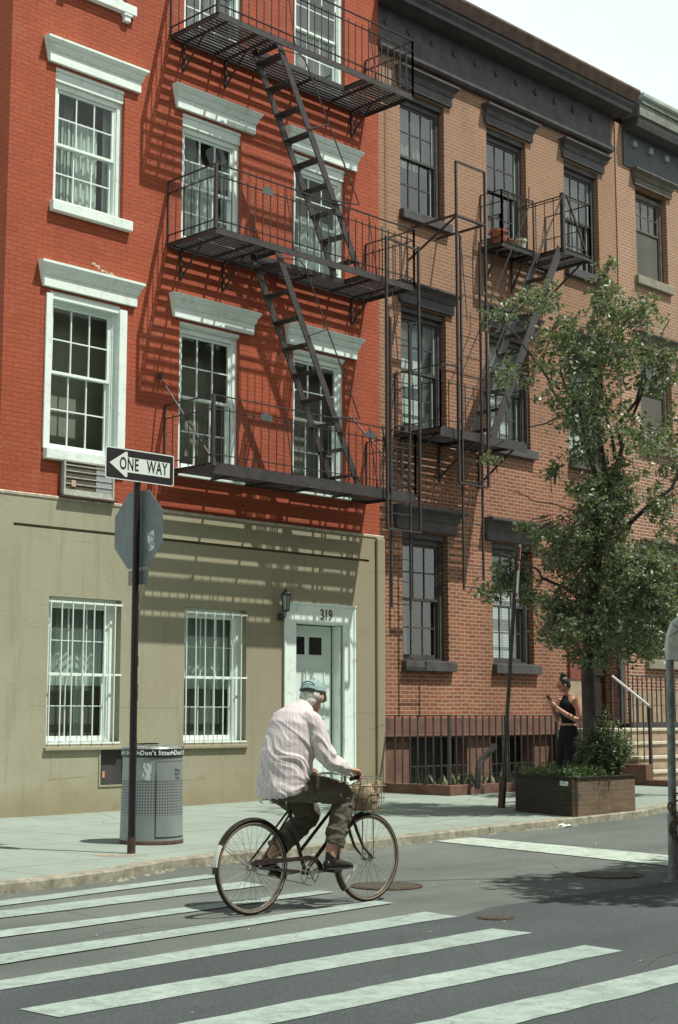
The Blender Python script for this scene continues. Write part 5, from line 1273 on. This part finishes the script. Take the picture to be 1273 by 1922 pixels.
def fender(hub,a0,a1,mat,r=.358,w=.026,name='mudguard',par=bk):
    g=MB();n=22
    for i in range(n):
        A=R(a0+(a1-a0)*i/n);B=R(a0+(a1-a0)*(i+1)/n)
        prof=[(-w,-.014),(-w*.8,-.003),(0,.004),(w*.8,-.003),(w,-.014)]
        for (y0,d0),(y1,d1) in zip(prof,prof[1:]):
            g.quad((hub[0]+(r+d0)*cos(A),y0,hub[2]+(r+d0)*sin(A)),(hub[0]+(r+d1)*cos(A),y1,hub[2]+(r+d1)*sin(A)),(hub[0]+(r+d1)*cos(B),y1,hub[2]+(r+d1)*sin(B)),(hub[0]+(r+d0)*cos(B),y0,hub[2]+(r+d0)*sin(B)))
    return g.build(name,mat,par,smooth=True,local=True)
f=fender(HR,15,150,MAT['bikeblack']);fender(HR,150,176,M('mudguard_white',(.55,.58,.52),.5,var=.15,local=True),.3585,name='tail_patch',par=f);fender(HR,176,184,MAT['bikeblack'],.359,name='tail_tip',par=f)
f=fender(HF,100,222,MAT['bikeblack']);
for s in (-1,1):
    for q in ([(0,s*.055,.345),(-.30,s*.026,.53)],[(1.195,s*.055,.345),(.93,s*.026,.12)]):
        g=MB();g.tube(q,.0025,5);g.build('mudguard_stay',MAT['chrome'],bk,local=True)
# saddle
g=MB();R_=[]
for x,w,h,z in ((.12,.03,.02,.885),(.14,.085,.03,.89),(.18,.095,.035,.892),(.23,.085,.03,.890),(.30,.04,.025,.888),(.37,.022,.02,.885),(.40,.012,.012,.88)):R_.append(((x,0,z-.035),(0,w,0),(0,0,h)))
rings(g,R_,16);sa=fuse(g,'saddle',MAT['leather'],bk,.007,3)
g=MB();g.tube([(.345,0,.79),(.315,0,.87)],.012,8);g.tube([(.30,-.02,.86),(.16,-.045,.86)],.004,5);g.tube([(.30,.02,.86),(.16,.045,.86)],.004,5)
for s in (-1,1):
    g.tube([(.14+.016*cos(t*.9),s*.055+.016*sin(t*.9),.80+.005*t) for t in range(14)],.003,4)
g.build('seat_post',MAT['chrome'],bk,smooth=True,local=True)
# drive
g=MB();cy_=-.052
g.tube(circ((BBp[0],cy_,BBp[2]),.092,36),.005,6,closed=True)
for k in range(5):
    a=2*pi*k/5+.3;g.bar((BBp[0],cy_,BBp[2]),(BBp[0]+.09*cos(a),cy_,BBp[2]+.09*sin(a)),.010,.004,up=(0,1,0))
g.tube(circ((BBp[0],cy_,BBp[2]),.045,24),.004,5,closed=True);cr=g.build('chainring',MAT['chrome'],bk,smooth=True,local=True)
PR_=Vector((.705,-.13,.283));PL_=Vector((.358,.13,.262))
g=MB();g.bar((BBp[0],-.07,BBp[2]),(PR_.x,-.075,PR_.z),.022,.010,up=(0,1,0));g.build('crank',MAT['chrome'],bk,local=True)
g=MB();g.bar((BBp[0],.07,BBp[2]),(PL_.x,.075,PL_.z),.022,.010,up=(0,1,0));g.build('crank',MAT['chrome'],bk,local=True)
for P_,s in ((PR_,-1),(PL_,1)):
    g=MB();g.box(P_.x-.04,P_.x+.04,s*.085,s*.185,P_.z-.012,P_.z+.012) ;g.tube([(P_.x,s*.07,P_.z),(P_.x,s*.18,P_.z)],.006,6);g.build('pedal',MAT['rubber'],bk,local=True,bevel=.004)
g=MB();g.tube([(BBp[0],cy_,BBp[2]-.092),(0,cy_,.305)],.0035,5);g.tube([(BBp[0],cy_,BBp[2]+.092),(0,cy_,.385)],.0035,5);g.build('chain',MAT['iron_rust'],bk,local=True)
g=MB();prof=[(-.06,.385),(-.02,.405),(.2,.402),(.42,.40),(.50,.405),(.585,.385),(.64,.33),(.655,.275),(.625,.275),(.60,.325),(.56,.362),(.50,.375),(.42,.372),(.2,.368),(-.05,.362)]
n=len(prof)
g.add([(x,-.075,z) for x,z in prof]+[(x,-.060,z) for x,z in prof],[tuple(range(n)),tuple(range(2*n-1,n-1,-1))]+[(i,i+n,(i+1)%n+n,(i+1)%n) for i in range(n)]);g.build('chain_guard',MAT['bikeblack'],bk,local=True)
# handlebar, grips, brake, bell
g=MB();g.tube([(.955,0,.90),(.948,0,.985)],.012,8);g.tube([(.948,0,.985),(.985,0,.992)],.011,8)
L_=[(.985,0,.992),(.985,.08,.994),(.975,.17,1.0),(.93,.235,1.0),(.85,.255,.985),(.765,.262,.972)]
for s in (-1,1):g.tube([(x,y*s,z) for x,y,z in L_],.0105,8)
hb=g.build('handlebar',MAT['chrome'],bk,smooth=True,local=True)
for s in (-1,1):
    g=MB();g.tube([(.875,s*.252,.989),(.76,s*.262,.971)],.0155,10);g.build('grip',MAT['rubber'],hb,smooth=True,local=True)
    g=MB();g.tube([(.945,s*.22,.985),(.93,s*.235,.965),(.84,s*.245,.945),(.79,s*.25,.935)],.005,6);g.build('brake_lever',MAT['chrome'],hb,smooth=True,local=True)
g=MB();g.tube([(.93,-.2,.97),(1.0,-.12,.91),(1.03,-.05,.78),(1.02,-.03,.66)],.0035,5);g.tube([(.93,.2,.97),(1.05,.1,.93),(1.0,.03,.80),(.9,.01,.78)],.0035,5);g.build('cable',MAT['rubber'],hb,local=True)
g=MB();g.lathe((.965,-.09,1.0),[(.024,0),(.026,.012),(.018,.026),(0,.03)],14);g.build('bell',MAT['chrome'],hb,smooth=True,local=True)
# basket
g=MB();bx0,bx1,byy=1.05,1.23,.145;bz0,bz1=.715,.905
for z,e in ((bz1,.012),(bz1-.002,.014),((bz0+bz1)/2,.006),(bz0,.0)):
    for a,b in (((bx0-e,-byy-e),(bx1+e,-byy-e)),((bx1+e,-byy-e),(bx1+e,byy+e)),((bx1+e,byy+e),(bx0-e,byy+e)),((bx0-e,byy+e),(bx0-e,-byy-e))):g.tube([(a[0],a[1],z),(b[0],b[1],z)],0.0045 if z>.8 else .003,5)
for i in range(8):
    x=bx0+(bx1-bx0)*i/7
    g.tube([(x,-byy-.012,bz1),(x,-byy,bz0),(x,byy,bz0),(x,byy+.012,bz1)],.0027,4,cap=False)
for i in range(11):
    y=-byy+2*byy*i/10
    g.tube([(bx0-.012,y,bz1),(bx0,y,bz0),(bx1,y,bz0),(bx1+.012,y,bz1)],.0027,4,cap=False)
bs=g.build('basket',M('basket_wire',(.20,.16,.09),.5,.3,var=.3,local=True),bk,local=True)
g=MB();g.tube([(1.04,-.155,.965),(1.14,-.17,.955),(1.23,-.155,.965),(1.26,0,.97),(1.23,.155,.97),(1.14,.16,.965),(1.04,.155,.965),(1.0,0,.965)],.0028,5,closed=True);g.tube([(1.04,-.155,.965),(1.045,-.157,.905)],.0025,4);g.tube([(1.23,.155,.97),(1.235,.157,.905)],.0025,4);g.build('top_hoop',MAT['chrome'],bs,smooth=True,local=True)
g=MB()
for s in (-1,1):g.tube([(1.20,s*.06,.715),(1.2,s*.062,.36)],.005,6)
g.build('basket_stay',MAT['chrome'],bk,smooth=True,local=True)
# things in the basket
def in_world(g,name,mat,label,cat,**k):
    M4=Matrix.Translation(BK)@Matrix.Rotation(BR_,4,'Z');g.v=[tuple(M4@Vector(v)) for v in g.v];o=g.build(name,mat,**k);tag(o,label,cat);return o
g=MB();rings(g,[((1.14,.0,.722),(.075,0,0),(0,.13,0)),((1.14,0,.77),(.084,0,0),(0,.14,0)),((1.14,.0,.84),(.082,0,.02),(0,.138,.02)),((1.13,.02,.885),(.065,0,.02),(0,.11,-.03)),((1.13,.05,.905),(.03,0,0),(0,.04,0))],18)
g.v=[(x+.008*noise.noise(Vector((x*40,y*40,z*40))),y+.01*noise.noise(Vector((x*30+5,y*30,z*30))),z+.012*noise.noise(Vector((x*30,y*30+9,z*30)))) for x,y,z in g.v]
in_world(g,'shopping_bag',M('crumpled_bag',(.42,.36,.25),.7,var=.35,scale=25,dirt=(.26,.10,.06),dirtamt=1),'crumpled brown and cream bag lying in the bicycle basket','bag',smooth=True)
g=MB();g.tube([(1.19,-.10,.76),(1.20,-.11,.945)],.022,10);g.tube([(1.10,.09,.76),(1.07,.11,.93)],.02,8);in_world(g,'rolled_paper',M('newsprint_roll',(.50,.40,.28),.9,var=.3,scale=30),'pair of rolled papers standing at the front of the bicycle basket','paper roll',smooth=True)

# ------------------------------------------------------------------ the rider
man=thing('person','old man seen from behind in striped shirt, denim cap and olive trousers riding a bicycle','person',BK,BR_)
Rw=Vector((.735,-.262,1.045));Lw=Vector((.745,.262,1.045))
g=MB()
# head bowed and turned a little to the far side
hc=Vector((.600,0,1.605))
HM=Matrix.Translation(hc)@Matrix.Rotation(R(24),4,'Z')@Matrix.Rotation(R(20),4,'Y')@Matrix.Translation(-hc)
def headed(m):
    m.v=[tuple(HM@Vector(v)) for v in m.v];return m
ball(g,hc,(.100,.078,.112));ball(g,hc+Vector((.045,0,-.055)),(.060,.058,.062));ball(g,hc+Vector((-.02,0,.01)),(.088,.080,.10))
ball(g,hc+Vector((.105,0,-.020)),(.020,.016,.026));ball(g,hc+Vector((.082,0,-.098)),(.026,.03,.02))
for s in (-1,1):ball(g,hc+Vector((.005,s*.083,-.015)),(.018,.010,.032));ball(g,hc+Vector((.078,s*.03,.012)),(.016,.016,.012))
ball(g,hc+Vector((.092,0,-.062)),(.014,.026,.010));headed(g)
limbs_(g,[(.49,0,1.45),(.53,0,1.52),(.575,0,1.575)],[.070,.064,.060])
# torso, arms, legs under the clothes
rings(g,[((.29,0,.92),(.10,0,0),(0,.13,0)),((.30,0,1.05),(.11,0,0),(0,.14,0)),((.335,0,1.22),(.12,0,0),(0,.165,0)),((.39,0,1.36),(.11,0,0),(0,.175,0)),((.46,0,1.46),(.07,0,0),(0,.10,0))])
limbs_(g,[(.44,-.16,1.41),(.515,-.262,1.13),Rw],[.058,.042,.027]);limbs_(g,[(.44,.16,1.41),(.58,.26,1.15),Lw],[.058,.042,.027])
limbs_(g,[(.33,-.10,.93),(.815,-.13,.845),(.69,-.135,.47),(.675,-.135,.375)],[.068,.048,.048,.038]);limbs_(g,[(.33,.10,.93),(.70,.125,.69),(.345,.13,.44),(.285,.13,.36)],[.068,.048,.048,.038])
hand(g,Rw,(.93,-.02,-.12),(-.05,0,-1),(.15,1,0),1.15);hand(g,Lw,(.93,.02,-.12),(-.05,0,-1),(.15,-1,0),1.15)
fuse(g,'body',MAT['skin_old'],man,.0055,3)
# shirt
g=MB()
rings(g,[((.265,0,.875),(.150,0,.045),(0,.195,0)),((.275,0,.905),(.172,0,.05),(0,.208,0)),((.315,0,.985),(.200,0,.04),(0,.215,0)),((.335,0,1.09),(.205,0,.02),(0,.212,0)),((.355,0,1.20),(.205,0,0),(0,.215,0)),((.385,0,1.30),(.195,0,-.01),(0,.220,0)),((.41,0,1.385),(.175,0,-.03),(0,.218,0)),((.435,0,1.45),(.140,0,-.04),(0,.185,0)),((.47,0,1.495),(.102,0,-.04),(0,.135,0)),((.505,0,1.53),(.074,0,-.03),(0,.086,0)),((.53,0,1.553),(.064,0,-.03),(0,.070,0))],30)
for s,W3,El in ((-1,Rw,(.512,-.272,1.125)),(1,Lw,(.58,.265,1.145))):
    limbs_(g,[(.405,s*.13,1.43),(.445,s*.195,1.385),El,Vector(El).lerp(W3,.5)+Vector((0,0,.004)),Vector(W3)-Vector((.035,0,0))],[.075,.082,.064,.056,.047])
    limbs_(g,[Vector(W3)-Vector((.06,0,-.002)),Vector(W3)-Vector((.012,0,0))],[.046,.045])
def wr(p):
    # long slanting folds running from the back of the shoulder down to the waist
    al=p.x*.55-p.y*.5-p.z*.62;pe=p.z*.78-p.y*.45+p.x*.42
    w=.35*noise.noise(Vector((p.x*5,p.y*5,p.z*5)))
    a=noise.noise(Vector((pe*13+w*3,al*3.2,2)));b=noise.noise(Vector((pe*26+w*5,al*5,7)))
    k=min(1,max(.25,(1.40-p.z)*4));k*=.55+.45*min(1,max(0,(p.x-.15)*4))
    return k*(.019*max(0,1-abs(a)*3.2)+.007*max(0,1-abs(b)*3.0))-.006+.008*noise.noise(Vector((p.x*4,p.y*4,p.z*3)))
sh_=fuse(g,'shirt',MAT['shirt'],man,.007,5,wr)
# trousers
g=MB()
rings(g,[((.30,0,.83),(.10,0,0),(0,.14,0)),((.29,0,.90),(.145,0,0),(0,.172,0)),((.30,0,.98),(.15,0,0),(0,.175,0)),((.305,0,1.04),(.14,0,0),(0,.165,0))],24)
limbs_(g,[(.30,-.085,.925),(.56,-.115,.895),(.795,-.130,.845),(.770,-.135,.68),(.700,-.135,.475)],[.115,.104,.086,.086,.080])
limbs_(g,[(.30,.085,.92),(.50,.11,.82),(.685,.125,.695),(.52,.13,.57),(.345,.13,.450)],[.115,.102,.086,.086,.080])
def wt(p):
    q=Vector((p.x*10+p.z*9,p.y*6,p.z*11-p.x*4));a=noise.noise(q);b=noise.noise(q*2.1)
    return .010*(1-abs(a)*2.3)+.004*(1-abs(b)*2.3)-.006
fuse(g,'trousers',MAT['trouser'],man,.007,4,wt)
def shoe(ank,heel,toe,y):
    g=MB();h=Vector((heel[0],y,heel[1]));t=Vector((toe[0],y,toe[1]));d=(t-h).normalized();u=Vector((-d.z,0,d.x));w=Vector((0,1,0));L=(t-h).length
    rings(g,[(h-d*.012+u*.022,u*.012,w*.020),(h+u*.032,u*.034,w*.034),(h+d*L*.25+u*.038,u*.040,w*.036),(h+d*L*.5+u*.032,u*.034,w*.040),(h+d*L*.75+u*.024,u*.026,w*.046),(h+d*L*.93+u*.018,u*.019,w*.036),(t+u*.012,u*.010,w*.018)],18)
    limbs_(g,[h+d*.045+u*.05,Vector((ank[0],y,ank[1]))],[.042,.040])
    s=fuse(g,'shoe',MAT['leather'],man,.005,2)
    g=MB();rings(g,[(h-d*.014,u*.008,w*.026),(h+d*L*.05,u*.010,w*.037),(h+d*L*.4,u*.009,w*.038),(h+d*L*.75,u*.009,w*.049),(h+d*L*.97,u*.008,w*.034),(t+d*.006,u*.005,w*.018)],18);fuse(g,'sole',MAT['rubber'],s,.005,1)
shoe((.672,.425),(.620,.300),(.895,.297),-.135);shoe((.300,.405),(.215,.345),(.440,.215),.135)
# cap
g=MB();cc_=hc+Vector((-.002,0,.030))
R_=[]
for i,t in enumerate((0,.25,.5,.75,.92)):
    a=t*pi/2;R_.append((cc_+Vector((-.012*t,0,.098*sin(a))),Vector((.122*cos(a)+.004,0,.028*cos(a))),Vector((0,.098*cos(a)+.004,0))))
rings(g,R_,26);
R_=[(cc_+Vector((.085,0,.018)),Vector((.0,0,.012)),Vector((0,.078,0))),(cc_+Vector((.125,0,.010)),Vector((0,0,.009)),Vector((0,.074,0))),(cc_+Vector((.165,0,-.008)),Vector((0,0,.007)),Vector((0,.058,0))),(cc_+Vector((.185,0,-.018)),Vector((0,0,.005)),Vector((0,.03,0)))]
rings(g,R_,16);headed(g)
cp_=fuse(g,'cap',MAT['denim'],man,.005,2,lambda p:.004*noise.noise(p*35))
g=MB();ball(g,cc_+Vector((-.013,0,.104)),(.009,.009,.007),6);headed(g);g.build('button',MAT['denim'],cp_,smooth=True,local=True)
g=MB();
P=[cc_+Vector((-.122*cos(a),.098*sin(a),-.022)) for a in [R(x) for x in range(-38,39,6)]];g.tube(P,.008,6,flat=1.6)
P=[cc_+Vector((-.121*cos(a),.098*sin(a),.012+.03*cos(a*2.2))) for a in [R(x) for x in range(-34,35,4)]];g.tube(P,.004,5);headed(g);g.build('back_strap',MAT['leather'],cp_,smooth=True,local=True)
g=MB();ball(g,hc+Vector((-.035,0,-.020)),(.079,.086,.058));ball(g,hc+Vector((-.055,0,-.065)),(.046,.066,.045));ball(g,hc+Vector((.025,-.073,.0)),(.024,.012,.030));ball(g,hc+Vector((.025,.073,.0)),(.024,.012,.030));headed(g)
fuse(g,'hair',MAT['hair_white'],man,.005,1,lambda p:.006*noise.noise(Vector((p.x*90,p.y*90,p.z*9))))
g=MB()
for s in (-1,1):
    g.tube([hc+Vector((.095,s*.055,.012)),hc+Vector((.0,s*.090,.008))],.003,4)
    g.add([hc+Vector((.102,s*.012,.028)),hc+Vector((.094,s*.064,.026)),hc+Vector((.092,s*.060,-.012)),hc+Vector((.102,s*.016,-.012))],[(0,1,2,3)])
headed(g);g.build('sunglasses',MAT['leather'],man,local=True)
g=MB()
for k,(x,z) in enumerate(((.455,.99),(.458,.965),(.462,.94),(.45,.925))):
    g.tube([(x+.010*cos(t*.8),-.222,z+.014*sin(t*.8)) for t in range(8)],.0022,4,closed=True)
for k in range(3):g.bar((.455+k*.008,-.223,.925),(.452+k*.014,-.223,.885),.008,.002)
g.build('key_ring',MAT['chrome'],man,smooth=True,local=True)

# ------------------------------------------------------------------ the woman
wp=Vector((18.32,13.42,0));wp.z=side_z(wp.x,wp.y)
wo=thing('person','woman in black sleeveless top with hair bun and glasses holding a phone behind the planter','person',wp,R(162))
K=1.10
def k3(x,y,z):return Vector((x*K,y*K,z*K))
hw=k3(.075,0,1.575)
HW=Matrix.Translation(hw)@Matrix.Rotation(R(-18),4,'Z')@Matrix.Rotation(R(20),4,'Y')@Matrix.Translation(-hw)
def tilt(m):
    m.v=[tuple(HW@Vector(v)) for v in m.v];return m
LW,RW_=k3(.225,.055,1.265),k3(.23,-.055,1.285)
g=MB()
ball(g,hw,(.088,.070,.105));ball(g,hw+Vector((.03,0,-.055)),(.055,.050,.052));ball(g,hw+Vector((.092,0,-.018)),(.016,.012,.022));ball(g,hw+Vector((.070,0,-.09)),(.02,.024,.016));ball(g,hw+Vector((.082,0,-.055)),(.010,.020,.008))
for s in (-1,1):ball(g,hw+Vector((.0,s*.073,-.01)),(.015,.008,.028))
tilt(g)
limbs_(g,[k3(.0,0,1.42),k3(.025,0,1.47),k3(.05,0,1.53)],[.055,.047,.048])
rings(g,[(k3(0,0,.86),(.10,0,0),(0,.145,0)),(k3(0,0,.98),(.095,0,0),(0,.135,0)),(k3(.0,0,1.08),(.085,0,0),(0,.115,0)),(k3(.01,0,1.22),(.098,0,0),(0,.135,0)),(k3(.0,0,1.35),(.090,0,0),(0,.155,0)),(k3(-.005,0,1.42),(.06,0,0),(0,.12,0))])
limbs_(g,[k3(-.005,.16,1.385),k3(-.03,.215,1.11),k3(.11,.155,1.16),LW],[.054,.043,.037,.025]);limbs_(g,[k3(-.005,-.16,1.385),k3(.02,-.215,1.12),k3(.13,-.14,1.19),RW_],[.054,.043,.037,.025])
for s in (-1,1):
    limbs_(g,[k3(0,s*.085,.88),k3(.01,s*.09,.50),k3(-.01,s*.09,.10)],[.08,.052,.036]);ball(g,k3(.05,s*.09,.04),(.12,.04,.035))
hand(g,LW,(.75,-.25,.55),(-.3,-.9,0),(.1,.1,1),1.0,.9);hand(g,RW_,(.75,.25,.5),(-.3,.9,0),(.1,-.1,1),1.0,.9)
fuse(g,'body',MAT['skin'],wo,.0075,3)
g=MB();rings(g,[(k3(.0,0,1.055),(.096,0,0),(0,.125,0)),(k3(.005,0,1.15),(.104,0,0),(0,.136,0)),(k3(.018,0,1.25),(.116,0,0),(0,.142,0)),(k3(.01,0,1.33),(.110,0,0),(0,.142,0)),(k3(.0,0,1.39),(.085,0,0),(0,.105,0)),(k3(.01,0,1.43),(.064,0,0),(0,.066,0))],24)
fuse(g,'top',MAT['blackcloth'],wo,.008,3,lambda p:.004*noise.noise(p*18))
g=MB();rings(g,[(k3(0,0,1.03),(.108,0,0),(0,.142,0)),(k3(0,0,.93),(.135,0,0),(0,.185,0)),(k3(0,0,.80),(.135,0,0),(0,.185,0))],24)
for s in (-1,1):limbs_(g,[k3(0,s*.085,.86),k3(.02,s*.095,.5),k3(-.005,s*.10,.07)],[.115,.115,.125])
fuse(g,'trousers',MAT['blackcloth'],wo,.01,3,lambda p:.010*noise.noise(Vector((p.x*16,p.y*16,p.z*3))))
g=MB()
for s in (-1,1):rings(g,[((-.07,s*.095,.0),(.0,0,.03),(0,.03,0)),((.0,s*.095,.02),(0,0,.04),(0,.042,0)),((.10,s*.095,.0),(0,0,.035),(0,.045,0)),((.17,s*.095,-.005),(0,0,.02),(0,.03,0))],14)
g.v=[(x,y,max(z,.002)) for x,y,z in g.v]
a=MB();a.v=g.v[:len(g.v)//2];a.f=g.f[:len(g.f)//2];a.mi=[0]*len(a.f);a.build('shoe',MAT['leather'],wo,smooth=True,local=True)
b_=MB();h_=len(g.v)//2;b_.v=g.v[h_:];b_.f=[tuple(i-h_ for i in f) for f in g.f[len(g.f)//2:]];b_.mi=[0]*len(b_.f);b_.build('shoe',MAT['leather'],wo,smooth=True,local=True)
g=MB();ball(g,hw+Vector((-.022,0,.022)),(.088,.080,.100));ball(g,hw+Vector((-.05,0,.125)),(.052,.052,.045));ball(g,hw+Vector((-.05,0,-.035)),(.055,.07,.05))
tilt(g);fuse(g,'hair',MAT['hair_dark'],wo,.006,2,lambda p:.005*noise.noise(p*45))
g=MB()
for s in (-1,1):
    c=hw+Vector((.096,s*.032,-.002));g.tube([c+Vector((-.010*abs(cos(t)),.024*cos(t),.020*sin(t))) for t in [2*pi*j/12 for j in range(12)]],.0035,5,closed=True);g.tube([c+Vector((-.008,s*.026,.005)),hw+Vector((.0,s*.078,.006))],.003,4)
tilt(g);g.build('glasses',MAT['leather'],wo,smooth=True,local=True)
ph=MB();Mw=Matrix.Translation(wp)@Matrix.Rotation(R(162),4,'Z')
c=k3(.305,.0,1.375);ph.v=[];q=MB();q.box(-.006,.006,-.036,.036,-.07,.07)
Rm=Matrix.Rotation(R(35),4,'Y')
ph.add([tuple(Mw@(c+(Rm@Vector(v)))) for v in q.v],q.f);o=ph.build('phone',MAT['leather'],bevel=.003);tag(o,'dark phone held up in the hands of the woman behind the planter','phone')
